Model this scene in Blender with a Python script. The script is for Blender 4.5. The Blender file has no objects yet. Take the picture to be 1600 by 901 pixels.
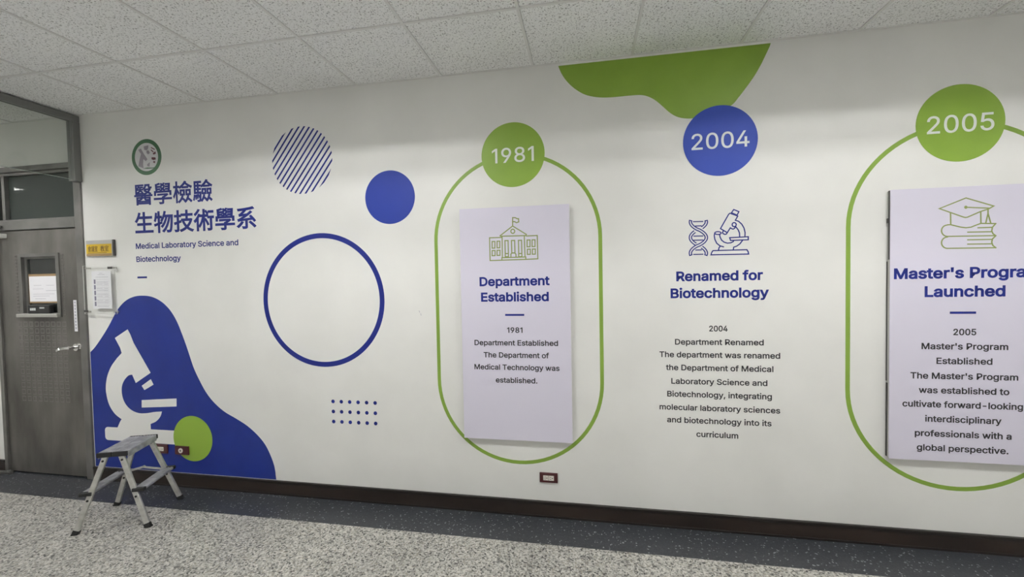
import bpy, bmesh, math, random
from mathutils import Vector, Matrix
from mathutils.geometry import tessellate_polygon

random.seed(4)
scene = bpy.context.scene
COL = scene.collection

# ------------------------------------------------------------------ camera, world, exposure
cam_data = bpy.data.cameras.new('camera')
cam = bpy.data.objects.new('camera', cam_data)
COL.objects.link(cam)
cam_data.sensor_fit = 'HORIZONTAL'
cam_data.sensor_width = 36.0
cam_data.lens = 651.709 / 1600 * 36.0
cam_data.clip_start = 0.02
cam_r = Vector((0.98411212, 0.17651784, -0.01909922))
cam_u = Vector((0.01364717, 0.03204935, 0.99939311))
cam_f = Vector((-0.17702283, 0.98377553, -0.02913118))
M4 = Matrix((cam_r, cam_u, -cam_f)).transposed().to_4x4()
M4.translation = Vector((3.31507, -2.63447, 1.54814))
cam.matrix_world = M4
scene.camera = cam

world = bpy.data.worlds.new('world')
scene.world = world
world.use_nodes = True
world.node_tree.nodes['Background'].inputs[0].default_value = (0.5, 0.55, 0.6, 1)
world.node_tree.nodes['Background'].inputs[1].default_value = 0.05

scene.view_settings.view_transform = 'Standard'
scene.view_settings.look = 'None'
scene.view_settings.gamma = 1.0
scene.view_settings.use_curve_mapping = False
scene.view_settings.exposure = 0.0
scene.cycles.max_bounces = 10
scene.cycles.diffuse_bounces = 6

TUBE_STRENGTH = 99.0                       # emission of the fluorescent tubes in the corridor's ceiling lights
TUBE_COLOR = (1.0, 0.99, 0.965)
LIGHT_X = (-4.8, -1.2, 1.8, 4.8, 7.8)      # centres of the recessed lights along the corridor
H = 2.855                                  # ceiling height
Y_FAR = -2.97                              # opposite corridor wall
X_MIN, X_MAX = -7.0, 10.6

# ------------------------------------------------------------------ materials
def nodes_of(name):
    m = bpy.data.materials.new(name)
    m.use_nodes = True
    nt = m.node_tree
    return m, nt, nt.nodes['Principled BSDF']


def plain(name, col, rough=0.5, metal=0.0, spec=0.5, coat=0.0):
    m, nt, b = nodes_of(name)
    b.inputs['Base Color'].default_value = (*col, 1)
    b.inputs['Roughness'].default_value = rough
    b.inputs['Metallic'].default_value = metal
    b.inputs['Specular IOR Level'].default_value = spec
    b.inputs['Coat Weight'].default_value = coat
    b.inputs['Coat Roughness'].default_value = 0.05
    return m


def mottled(name, c1, c2, scale, rough=0.5, metal=0.0, stretch=(1, 1, 1), detail=4.0, bump=0.0, spec=0.5, lo=0.35, hi=0.65):
    m, nt, b = nodes_of(name)
    N = nt.nodes.new
    tc = N('ShaderNodeTexCoord'); mp = N('ShaderNodeMapping'); nz = N('ShaderNodeTexNoise'); cr = N('ShaderNodeValToRGB')
    mp.inputs['Scale'].default_value = stretch
    nz.inputs['Scale'].default_value = scale
    nz.inputs['Detail'].default_value = detail
    cr.color_ramp.elements[0].color = (*c1, 1); cr.color_ramp.elements[0].position = lo
    cr.color_ramp.elements[1].color = (*c2, 1); cr.color_ramp.elements[1].position = hi
    L = nt.links.new
    L(tc.outputs['Object'], mp.inputs['Vector']); L(mp.outputs[0], nz.inputs['Vector'])
    L(nz.outputs['Fac'], cr.inputs[0]); L(cr.outputs[0], b.inputs['Base Color'])
    b.inputs['Roughness'].default_value = rough
    b.inputs['Metallic'].default_value = metal
    b.inputs['Specular IOR Level'].default_value = spec
    if bump:
        bp = N('ShaderNodeBump'); bp.inputs['Strength'].default_value = bump; bp.inputs['Distance'].default_value = 0.002
        L(nz.outputs['Fac'], bp.inputs['Height']); L(bp.outputs[0], b.inputs['Normal'])
    return m


def ceiling_tile_material():
    m, nt, b = nodes_of('mineral_tile')
    N = nt.nodes.new; L = nt.links.new
    tc = N('ShaderNodeTexCoord')
    n1 = N('ShaderNodeTexNoise'); n1.inputs['Scale'].default_value = 120; n1.inputs['Detail'].default_value = 2.5; n1.inputs['Distortion'].default_value = 0.8
    r1 = N('ShaderNodeValToRGB')
    r1.color_ramp.elements[0].position = 0.33; r1.color_ramp.elements[0].color = (0.34, 0.34, 0.335, 1)
    r1.color_ramp.elements[1].position = 0.45; r1.color_ramp.elements[1].color = (0.95, 0.955, 0.955, 1)
    n2 = N('ShaderNodeTexNoise'); n2.inputs['Scale'].default_value = 1.1; n2.inputs['Detail'].default_value = 2
    r2 = N('ShaderNodeValToRGB')
    r2.color_ramp.elements[0].position = 0.3; r2.color_ramp.elements[0].color = (0.9, 0.9, 0.9, 1)
    r2.color_ramp.elements[1].position = 0.7; r2.color_ramp.elements[1].color = (1, 1, 1, 1)
    mx = N('ShaderNodeMix'); mx.data_type = 'RGBA'; mx.blend_type = 'MULTIPLY'; mx.inputs[0].default_value = 1
    L(tc.outputs['Object'], n1.inputs['Vector']); L(tc.outputs['Object'], n2.inputs['Vector'])
    L(n1.outputs['Fac'], r1.inputs[0]); L(n2.outputs['Fac'], r2.inputs[0])
    L(r1.outputs[0], mx.inputs[6]); L(r2.outputs[0], mx.inputs[7]); L(mx.outputs[2], b.inputs['Base Color'])
    bp = N('ShaderNodeBump'); bp.inputs['Strength'].default_value = 0.5; bp.inputs['Distance'].default_value = 0.003
    L(n1.outputs['Fac'], bp.inputs['Height']); L(bp.outputs[0], b.inputs['Normal'])
    b.inputs['Roughness'].default_value = 0.9
    return m


def terrazzo(name, stops, scale, joint_offset, joint_dark, rough):
    """stone chips (voronoi cells in several colours) in a cement matrix, with thin joints every 30 cm"""
    m, nt, b = nodes_of(name)
    N = nt.nodes.new; L = nt.links.new
    tc = N('ShaderNodeTexCoord')
    ds = N('ShaderNodeTexNoise'); ds.inputs['Scale'].default_value = 60; ds.inputs['Detail'].default_value = 2
    ad = N('ShaderNodeVectorMath'); ad.operation = 'MULTIPLY_ADD'; ad.inputs[1].default_value = (0.012,) * 3
    L(tc.outputs['Object'], ds.inputs['Vector']); L(ds.outputs['Color'], ad.inputs[0]); L(tc.outputs['Object'], ad.inputs[2])
    v = N('ShaderNodeTexVoronoi'); v.inputs['Scale'].default_value = scale; v.feature = 'F1'
    L(ad.outputs[0], v.inputs['Vector'])
    sp = N('ShaderNodeSeparateColor'); L(v.outputs['Color'], sp.inputs[0])
    cr = N('ShaderNodeValToRGB'); cr.color_ramp.interpolation = 'CONSTANT'
    els = cr.color_ramp.elements
    els[0].position = 0; els[0].color = (*stops[0][1], 1)
    els[1].position = stops[1][0]; els[1].color = (*stops[1][1], 1)
    for p, c in stops[2:]:
        e = els.new(p); e.color = (*c, 1)
    L(sp.outputs[0], cr.inputs[0])
    # large soft wear
    wn = N('ShaderNodeTexNoise'); wn.inputs['Scale'].default_value = 1.6; wn.inputs['Detail'].default_value = 5
    wr = N('ShaderNodeMapRange'); wr.inputs[1].default_value = 0.3; wr.inputs[2].default_value = 0.7; wr.inputs[3].default_value = 0.86; wr.inputs[4].default_value = 1.06
    L(tc.outputs['Object'], wn.inputs['Vector']); L(wn.outputs['Fac'], wr.inputs[0])
    # joints
    sx = N('ShaderNodeSeparateXYZ'); L(tc.outputs['Object'], sx.inputs[0])
    lines = []
    for k, off in enumerate(joint_offset):
        a = N('ShaderNodeMath'); a.operation = 'SUBTRACT'; a.inputs[1].default_value = off; L(sx.outputs[k], a.inputs[0])
        w = N('ShaderNodeMath'); w.operation = 'PINGPONG'; w.inputs[1].default_value = 0.15; L(a.outputs[0], w.inputs[0])
        c = N('ShaderNodeMath'); c.operation = 'LESS_THAN'; c.inputs[1].default_value = 0.0011; L(w.outputs[0], c.inputs[0])
        lines.append(c)
    mxl = N('ShaderNodeMath'); mxl.operation = 'MAXIMUM'; L(lines[0].outputs[0], mxl.inputs[0]); L(lines[1].outputs[0], mxl.inputs[1])
    jm = N('ShaderNodeMath'); jm.operation = 'MULTIPLY_ADD'; jm.inputs[1].default_value = -joint_dark; jm.inputs[2].default_value = 1.0
    L(mxl.outputs[0], jm.inputs[0])
    ml = N('ShaderNodeMath'); ml.operation = 'MULTIPLY'; L(jm.outputs[0], ml.inputs[0]); L(wr.outputs[0], ml.inputs[1])
    vs = N('ShaderNodeVectorMath'); vs.operation = 'SCALE'; L(cr.outputs[0], vs.inputs[0]); L(ml.outputs[0], vs.inputs['Scale'])
    L(vs.outputs[0], b.inputs['Base Color'])
    b.inputs['Roughness'].default_value = rough
    return m


def clear_glass(name, tint, gloss=0.06):
    m = bpy.data.materials.new(name); m.use_nodes = True
    nt = m.node_tree; nt.nodes.clear()
    N = nt.nodes.new; L = nt.links.new
    out = N('ShaderNodeOutputMaterial'); mx = N('ShaderNodeMixShader'); tr = N('ShaderNodeBsdfTransparent'); gl = N('ShaderNodeBsdfGlossy')
    lw = N('ShaderNodeFresnel'); lw.inputs['IOR'].default_value = 1.45
    tr.inputs[0].default_value = (*tint, 1); gl.inputs['Roughness'].default_value = gloss
    ge = N('ShaderNodeNewGeometry'); iv = N('ShaderNodeMath'); iv.operation = 'SUBTRACT'; iv.inputs[0].default_value = 1.0
    mu = N('ShaderNodeMath'); mu.operation = 'MULTIPLY'
    L(ge.outputs['Backfacing'], iv.inputs[1]); L(iv.outputs[0], mu.inputs[0]); L(lw.outputs[0], mu.inputs[1])
    L(mu.outputs[0], mx.inputs[0]); L(tr.outputs[0], mx.inputs[1]); L(gl.outputs[0], mx.inputs[2]); L(mx.outputs[0], out.inputs[0])
    return m


def emitter(name, col, strength):
    m = bpy.data.materials.new(name); m.use_nodes = True
    nt = m.node_tree; nt.nodes.clear()
    out = nt.nodes.new('ShaderNodeOutputMaterial'); e = nt.nodes.new('ShaderNodeEmission')
    e.inputs[0].default_value = (*col, 1); e.inputs[1].default_value = strength
    nt.links.new(e.outputs[0], out.inputs[0])
    return m


MAT = dict(
    wall=mottled('wall_paint', (0.735, 0.735, 0.715), (0.785, 0.785, 0.765), 2.2, rough=0.55, detail=6, spec=0.35),
    tile=ceiling_tile_material(),
    grid=plain('ceiling_grid_metal', (0.74, 0.74, 0.73), 0.5),
    floor=terrazzo('light_terrazzo', [(0, (0.05, 0.05, 0.047)), (0.08, (0.16, 0.157, 0.145)), (0.22, (0.31, 0.303, 0.28)), (0.42, (0.425, 0.415, 0.385)), (0.70, (0.55, 0.537, 0.50)), (0.9, (0.29, 0.27, 0.23))], 120, (2.386, -0.467), 0.45, 0.42),
    strip=terrazzo('dark_terrazzo', [(0, (0.024, 0.027, 0.033)), (0.45, (0.033, 0.036, 0.043)), (0.9, (0.048, 0.052, 0.06)), (0.972, (0.30, 0.31, 0.32))], 150, (2.386, 0.12), 0.35, 0.38),
    skirting=mottled('dark_brown_skirting', (0.014, 0.009, 0.007), (0.026, 0.017, 0.013), 9, rough=0.42, stretch=(0.3, 1, 1)),
    skirting_lip=plain('skirting_lip', (0.010, 0.007, 0.006), 0.4),
    steel=mottled('brushed_steel', (0.10, 0.095, 0.088), (0.245, 0.235, 0.22), 3.4, rough=0.36, metal=0.7, stretch=(1, 1, 0.35), detail=7),
    steel_frame=mottled('steel_frame', (0.17, 0.168, 0.162), (0.25, 0.245, 0.235), 4.0, rough=0.38, metal=0.7, detail=5),
    emboss_highlight=plain('embossed_steel_highlight', (0.25, 0.242, 0.23), 0.35, 0.7),  # highlights of the raised squares put into the colour, lighter than the leaf
    steel_bright=plain('bright_steel', (0.52, 0.515, 0.49), 0.32, 0.8),
    chrome=plain('chrome', (0.8, 0.8, 0.79), 0.12, 1.0),
    grey_metal=plain('grey_painted_metal', (0.20, 0.203, 0.20), 0.45, 0.3),
    pane=plain('dark_pane', (0.045, 0.054, 0.050), 0.03, 0.0, 0.3),
    door_pane=plain('door_pane', (0.016, 0.019, 0.018), 0.08, 0.0, 0.5),
    glass=clear_glass('hanging_glass', (0.82, 0.84, 0.82)),
    glass_edge=plain('glass_edge', (0.36, 0.40, 0.38), 0.3),
    acrylic=clear_glass('acrylic', (0.985, 0.988, 0.985), 0.1),
    acrylic_edge=plain('acrylic_edge', (0.72, 0.73, 0.72), 0.3),
    blue=mottled('blue_film', (0.009, 0.022, 0.178), (0.011, 0.026, 0.198), 5, rough=0.42, spec=0.3),
    badge_blue=plain('badge_blue', (0.020, 0.052, 0.34), 0.5, spec=0.25),
    disc_blue=plain('disc_blue', (0.015, 0.036, 0.26), 0.5, spec=0.25),
    navy=plain('navy_film', (0.007, 0.016, 0.175), 0.5, spec=0.3),
    green=mottled('green_film', (0.200, 0.325, 0.036), (0.215, 0.345, 0.042), 6, rough=0.42, spec=0.4),
    lime=plain('lime_film', (0.255, 0.400, 0.050), 0.42, spec=0.4),
    ring_green=plain('outline_green', (0.190, 0.310, 0.040), 0.45),
    icon_green=plain('icon_green', (0.23, 0.28, 0.085), 0.5),
    white_film=plain('white_film', (0.79, 0.79, 0.77), 0.45, spec=0.4),
    numeral=plain('numeral_white', (0.76, 0.79, 0.78), 0.45),
    black_text=plain('black_text', (0.018, 0.017, 0.022), 0.5),
    panel=plain('panel_print', (0.665, 0.64, 0.755), 0.45, spec=0.4),
    foam=plain('foam_core', (0.50, 0.50, 0.48), 0.8),
    dark_edge=plain('dark_edge', (0.06, 0.058, 0.055), 0.6),
    alu=mottled('aluminium', (0.52, 0.52, 0.49), (0.66, 0.66, 0.63), 30, rough=0.38, metal=0.7, detail=3),
    tread=mottled('worn_tread', (0.26, 0.26, 0.275), (0.46, 0.46, 0.475), 22, rough=0.5, metal=0.35, detail=6),
    rubber=plain('black_plastic', (0.012, 0.0125, 0.013), 0.5),
    maroon=plain('maroon_plate', (0.060, 0.009, 0.012), 0.3),
    socket=plain('ivory_socket', (0.70, 0.66, 0.60), 0.4),
    slot=plain('socket_slot', (0.03, 0.025, 0.02), 0.5),
    yellow=plain('yellow_plate', (0.60, 0.40, 0.022), 0.45),
    silver=plain('silver_holder', (0.50, 0.50, 0.49), 0.4, 0.4),
    bronze=plain('bronze_edge', (0.30, 0.20, 0.10), 0.5),
    brown_text=plain('brown_text', (0.13, 0.075, 0.01), 0.5),
    paper=plain('paper', (0.80, 0.80, 0.84), 0.7),
    print_grey=plain('print_grey', (0.48, 0.47, 0.53), 0.7),
    print_dark=plain('print_dark', (0.22, 0.21, 0.30), 0.7),
    logo_green=plain('logo_green', (0.035, 0.115, 0.050), 0.45),
    logo_ground=plain('logo_ground', (0.60, 0.60, 0.62), 0.5),
    logo_grey=plain('logo_grey', (0.29, 0.265, 0.31), 0.5),
    logo_red=plain('logo_red', (0.09, 0.012, 0.025), 0.5),
    device_white=plain('device_marks', (0.55, 0.57, 0.57), 0.4),
    fixture=plain('white_enamel', (0.80, 0.80, 0.79), 0.35),
    tube=emitter('fluorescent_tube', TUBE_COLOR, TUBE_STRENGTH),
)

GAP = 0.0001                               # air left behind films and letters

# ------------------------------------------------------------------ mesh helpers
def link_mesh(name, bm, mat, parent=None, smooth=False):
    me = bpy.data.meshes.new(name)
    bmesh.ops.recalc_face_normals(bm, faces=bm.faces[:])
    bm.to_mesh(me); bm.free()
    if smooth:
        for p in me.polygons:
            p.use_smooth = True
    me.materials.append(MAT[mat])
    o = bpy.data.objects.new(name, me)
    COL.objects.link(o)
    if parent is not None:
        o.parent = parent
        o.matrix_parent_inverse = Matrix.Identity(4)
        w = world_of(parent)
        me.transform(w.inverted())
    return o


def world_of(o):
    m = o.matrix_basis.copy()
    while o.parent is not None:
        o = o.parent
        m = o.matrix_basis @ m
    return m


def empty(name, loc=(0, 0, 0), rz=0.0):
    o = bpy.data.objects.new(name, None)
    o.empty_display_size = 0.1
    o.location = loc
    o.rotation_euler = (0, 0, rz)
    COL.objects.link(o)
    return o


def tag(o, label=None, cat=None, group=None, kind=None):
    if label: o['label'] = label
    if cat: o['category'] = cat
    if group: o['group'] = group
    if kind: o['kind'] = kind
    return o


def box(bm, x0, x1, y0, y1, z0, z1, bevel=0.0, mat4=None):
    vs = [bm.verts.new((x, y, z)) for x in (x0, x1) for y in (y0, y1) for z in (z0, z1)]
    fs = [bm.faces.new([vs[i] for i in q]) for q in ((0, 1, 3, 2), (4, 6, 7, 5), (0, 4, 5, 1), (2, 3, 7, 6), (0, 2, 6, 4), (1, 5, 7, 3))]
    if bevel:
        es = list({e for f in fs for e in f.edges})
        r = bmesh.ops.bevel(bm, geom=es, offset=bevel, segments=2, affect='EDGES', profile=0.5)
        vs = list({v for f in r['faces'] for v in f.verts} | {v for v in vs if v.is_valid})
    if mat4 is not None:
        for v in vs:
            v.co = mat4 @ v.co
    return bm


def prism(bm, pts, yb, yf):
    """polygon in the wall plane (x, z), from depth yb to yf"""
    yb -= GAP
    area = sum(pts[i][0] * pts[(i + 1) % len(pts)][1] - pts[(i + 1) % len(pts)][0] * pts[i][1] for i in range(len(pts)))
    if area < 0:
        pts = pts[::-1]
    a = [bm.verts.new((x, yf, z)) for x, z in pts]
    b = [bm.verts.new((x, yb, z)) for x, z in pts]
    n = len(pts)
    fr = bm.faces.new(a)
    bm.faces.new(b[::-1])
    for i in range(n):
        j = (i + 1) % n
        bm.faces.new((a[j], a[i], b[i], b[j]))
    return fr


def circle(cx, cz, r, n=72):
    return [(cx + r * math.cos(2 * math.pi * i / n), cz + r * math.sin(2 * math.pi * i / n)) for i in range(n)]


def ring(bm, outer, inner, yb, yf):
    yb -= GAP
    n = len(outer)
    of = [bm.verts.new((x, yf, z)) for x, z in outer]; inf = [bm.verts.new((x, yf, z)) for x, z in inner]
    ob = [bm.verts.new((x, yb, z)) for x, z in outer]; inb = [bm.verts.new((x, yb, z)) for x, z in inner]
    for i in range(n):
        j = (i + 1) % n
        bm.faces.new((of[i], of[j], inf[j], inf[i])); bm.faces.new((ob[j], ob[i], inb[i], inb[j]))
        bm.faces.new((of[j], of[i], ob[i], ob[j])); bm.faces.new((inf[i], inf[j], inb[j], inb[i]))


def smooth_open(pts, k=6):
    """Catmull-Rom through the points"""
    P = [Vector(p) for p in pts]
    P = [2 * P[0] - P[1]] + P + [2 * P[-1] - P[-2]]
    out = []
    for i in range(1, len(P) - 2):
        for s in range(k):
            t = s / k
            p0, p1, p2, p3 = P[i - 1:i + 3]
            out.append(0.5 * (2 * p1 + (p2 - p0) * t + (2 * p0 - 5 * p1 + 4 * p2 - p3) * t * t + (3 * p1 - p0 - 3 * p2 + p3) * t ** 3))
    out.append(P[-2])
    return [(v.x, v.y) for v in out]


def ribbon(bm, pts, w, yb, yf):
    """flat stroke of width w along a polyline in the wall plane, mitred, closed if its ends meet"""
    yb -= GAP
    P = [Vector(p) for p in pts]
    Q = [P[0]]
    for p in P[1:]:
        if (p - Q[-1]).length > 1e-4:
            Q.append(p)
    P = Q
    closed = len(P) > 3 and (P[0] - P[-1]).length < min(w * 0.3, 0.002)
    if closed:
        P = P[:-1]
    n = len(P)
    if n < 2:
        return
    if not closed:
        d0 = (P[0] - P[1]).normalized() * w * 0.45; d1 = (P[-1] - P[-2]).normalized() * w * 0.45
        P[0] = P[0] + d0; P[-1] = P[-1] + d1
    L_, R_ = [], []
    for i in range(n):
        a = P[i - 1] if (i > 0 or closed) else None
        b = P[(i + 1) % n] if (i < n - 1 or closed) else None
        d1 = (P[i] - a).normalized() if a is not None else (b - P[i]).normalized()
        d2 = (b - P[i]).normalized() if b is not None else d1
        n1 = Vector((-d1.y, d1.x)); n2 = Vector((-d2.y, d2.x))
        mt = n1 + n2
        if mt.length < 0.3:
            mt = n1
        mt.normalize()
        k = min(1.0 / max(0.35, mt.dot(n1)), 2.2)
        L_.append(P[i] + mt * (w / 2 * k)); R_.append(P[i] - mt * (w / 2 * k))
    lf = [bm.verts.new((p.x, yf, p.y)) for p in L_]; rf = [bm.verts.new((p.x, yf, p.y)) for p in R_]
    lb = [bm.verts.new((p.x, yb, p.y)) for p in L_]; rb = [bm.verts.new((p.x, yb, p.y)) for p in R_]
    m = n if closed else n - 1
    for i in range(m):
        j = (i + 1) % n
        bm.faces.new((lf[i], lf[j], rf[j], rf[i])); bm.faces.new((lb[j], lb[i], rb[i], rb[j]))
        bm.faces.new((lf[j], lf[i], lb[i], lb[j])); bm.faces.new((rf[i], rf[j], rb[j], rb[i]))
    if not closed:
        bm.faces.new((lf[0], rf[0], rb[0], lb[0])); bm.faces.new((rf[-1], lf[-1], lb[-1], rb[-1]))


def strokes(bm, polys, w, yb, yf):
    for i, p in enumerate(polys):
        ribbon(bm, p, w, yb, yf - 0.00002 * (i % 7))


def contours_of(text):
    """[(list of (x, y))] of a line of text: Latin from GLYPHS (cap height 509), anything else from the font that comes with Blender"""
    if all(ch in GLYPHS for ch in text):
        out, x = [], 0
        for ch in text:
            adv, cs = GLYPHS[ch]
            out += [[(c[k] + x, c[k + 1]) for k in range(0, len(c), 2)] for c in cs]
            x += adv
        return out
    c = bpy.data.curves.new('letters', 'FONT')
    c.body = text; c.resolution_u = 4; c.fill_mode = 'NONE'
    o = bpy.data.objects.new('letters', c)
    COL.objects.link(o)
    dg = bpy.context.evaluated_depsgraph_get(); dg.update()
    me = bpy.data.meshes.new_from_object(o.evaluated_get(dg))
    nxt = {}
    for e in me.edges:
        a, b2 = e.vertices
        nxt.setdefault(a, []).append(b2); nxt.setdefault(b2, []).append(a)
    seen, out = set(), []
    for v in range(len(me.vertices)):
        if v in seen or v not in nxt:
            continue
        loop = [v]; seen.add(v)
        while True:
            n = sorted((w for w in nxt[loop[-1]] if w not in seen), key=lambda w: abs(w - loop[-1]))
            if not n:
                break
            loop.append(n[0]); seen.add(n[0])
        out.append([(me.vertices[k].co.x * 700, me.vertices[k].co.y * 700) for k in loop])
    bpy.data.objects.remove(o); bpy.data.curves.remove(c); bpy.data.meshes.remove(me)
    return out


def inside(p, poly):
    r = False
    for i in range(len(poly)):
        (x1, y1), (x2, y2) = poly[i - 1], poly[i]
        if (y1 > p[1]) != (y2 > p[1]) and p[0] < (x2 - x1) * (p[1] - y1) / (y2 - y1) + x1:
            r = not r
    return r


def lettering(name, lines, mat, yb, yf, parent=None, stroke=0.0):
    """lines: (text, x0, x1, z of the baseline, cap height or None, (z0, z1) of the ink or None); one mesh of raised letters per line"""
    yb -= GAP
    made = []
    for text, x0, x1, zb, cap, fit in lines:
        bm = bmesh.new()
        cs = contours_of(text)
        xs = [p[0] for c in cs for p in c]; ys = [p[1] for c in cs for p in c]
        w = stroke / 2
        sx = (x1 - x0 - stroke) / (max(xs) - min(xs)); mx = min(xs)
        if fit:
            sz = (fit[1] - fit[0] - stroke) / (max(ys) - min(ys)); oz = fit[0] + w - min(ys) * sz
        else:
            sz = (cap - stroke) / 509; oz = zb + w
        cs = [[(x0 + w + (x - mx) * sx, oz + y * sz) for x, y in c] for c in cs]
        area = [sum(c[i - 1][0] * c[i][1] - c[i][0] * c[i - 1][1] for i in range(len(c))) / 2 for c in cs]
        sign = 1 if area[max(range(len(cs)), key=lambda k: abs(area[k]))] > 0 else -1
        outers = [k for k in range(len(cs)) if area[k] * sign > 0]
        groups = {k: [k] for k in outers}
        for k in range(len(cs)):
            if area[k] * sign <= 0:
                host = [q for q in outers if abs(area[q]) > abs(area[k]) and inside(cs[k][0], cs[q])]
                if host:
                    groups[min(host, key=lambda q: abs(area[q]))].append(k)
        for n_, ks in enumerate(groups.values()):
            y_ = yf - 0.00001 * (n_ % 5)
            fv, bv = [], []
            for k in ks:
                f = [bm.verts.new((x, y_, z)) for x, z in cs[k]]; r = [bm.verts.new((x, yb, z)) for x, z in cs[k]]
                for i in range(len(f)):
                    bm.faces.new((f[i - 1], f[i], r[i], r[i - 1]))
                fv += f; bv += r
            for t in tessellate_polygon([[Vector((x, z, 0)) for x, z in cs[k]] for k in ks]):
                try:
                    bm.faces.new([fv[q] for q in t]); bm.faces.new([bv[q] for q in t[::-1]])
                except ValueError:
                    pass
        if stroke:
            for n_, c in enumerate(cs):
                ribbon(bm, c + [c[0]], stroke, yb, yf - 0.00006 - 0.00001 * (n_ % 5))
        made.append(link_mesh(name, bm, mat, parent))
    return made


def tube_between(bm, a, b, r, n=12, cap=True):
    a, b = Vector(a), Vector(b)
    d = (b - a).normalized()
    u = d.orthogonal().normalized(); v = d.cross(u)
    A = [bm.verts.new(a + (u * math.cos(t) + v * math.sin(t)) * r) for t in [2 * math.pi * i / n for i in range(n)]]
    B = [bm.verts.new(b + (u * math.cos(t) + v * math.sin(t)) * r) for t in [2 * math.pi * i / n for i in range(n)]]
    for i in range(n):
        j = (i + 1) % n
        bm.faces.new((A[i], A[j], B[j], B[i]))
    if cap:
        bm.faces.new(A[::-1]); bm.faces.new(B)


def bar_between(bm, a, b, wx, wy, side, bevel=0.004):
    """bar of section wx (along side) by wy from a to b"""
    a, b = Vector(a), Vector(b)
    d = (b - a); ln = d.length; d.normalize()
    s = Vector(side); s = (s - d * s.dot(d)).normalized(); t = d.cross(s)
    m = Matrix((s, t, d)).transposed().to_4x4(); m.translation = a
    box(bm, -wx / 2, wx / 2, -wy / 2, wy / 2, 0, ln, bevel, m)

# outlines on the wall plane, metres (x along the wall, z up)
BLUE_BLOB = [(-0.5708,0.9984),(-0.5054,1.0496),(-0.4228,1.14),(-0.352,1.2294),(-0.2695,1.3444),(-0.1904,1.4143),(-0.1034,1.4485),(-0.0188,1.4546),(0.0641,1.4433),(0.1449,1.4063),(0.2136,1.3474),(0.2706,1.2648),(0.3161,1.1621),(0.3607,1.0425),(0.4047,0.9147),(0.4502,0.8215),(0.5055,0.7289),(0.5713,0.6542),(0.6566,0.5892),(0.7517,0.5422),(0.8457,0.4923),(0.9287,0.4289),(0.9919,0.36),(1.0355,0.2787),(1.064,0.1968),(1.075,0.0971)]
SCOPE_ARM = [(-0.3035,1.1284),(-0.1791,1.1962),(-0.1557,1.1559),(-0.1294,1.0927),(0.0165,0.8632),(-0.1254,0.7805),(-0.1559,0.8452),(-0.1906,0.8373),(-0.229,0.8044),(-0.2553,0.7592),(-0.2627,0.7055),(-0.2489,0.6434),(-0.2149,0.5946),(-0.1631,0.561),(-0.0999,0.5457),(-0.0255,0.5504),(0.0382,0.5617),(0.1053,0.5678),(0.0887,0.5286),(0.0491,0.4899),(-0.0047,0.4664),(-0.0042,0.3975),(-0.3293,0.3746),(-0.3177,0.4256),(-0.2911,0.4717),(-0.2747,0.4921),(-0.3377,0.5326),(-0.3884,0.6027),(-0.4118,0.6919),(-0.4098,0.7639),(-0.3902,0.8362),(-0.3488,0.9087),(-0.2908,0.9721),(-0.2453,1.0119),(-0.2581,1.0525)]
SCOPE_OBJ = [(-0.0712,0.7607),(0.016,0.8141),(0.0389,0.7726),(-0.0476,0.7279)]
SCOPE_STAGE = [(-0.0773,0.6492),(0.2427,0.6723),(0.2396,0.6113),(-0.0805,0.5907)]
SCOPE_FOOT = [(-0.4413,0.3384),(0.2281,0.4244),(0.2237,0.3367),(-0.4181,0.2815)]
GREEN_BLOB = [(3.1589,2.8398),(3.176,2.7984),(3.1976,2.7611),(3.2279,2.723),(3.2669,2.6868),(3.3145,2.6552),(3.362,2.6376),(3.4136,2.6267),(3.4735,2.622),(3.5329,2.6216),(3.5918,2.622),(3.6419,2.6199),(3.675,2.6125),(3.7079,2.5966),(3.7406,2.5724),(3.7731,2.5406),(3.8055,2.5073),(3.8378,2.4817),(3.87,2.4663),(3.9062,2.4582),(3.9382,2.4563),(3.9741,2.4574),(4.0296,2.4694),(4.0925,2.4846),(4.1548,2.5146),(4.1935,2.5579),(4.232,2.6075),(4.2702,2.6607),(4.3044,2.7181),(4.3308,2.7719),(4.3609,2.837)]
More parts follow.
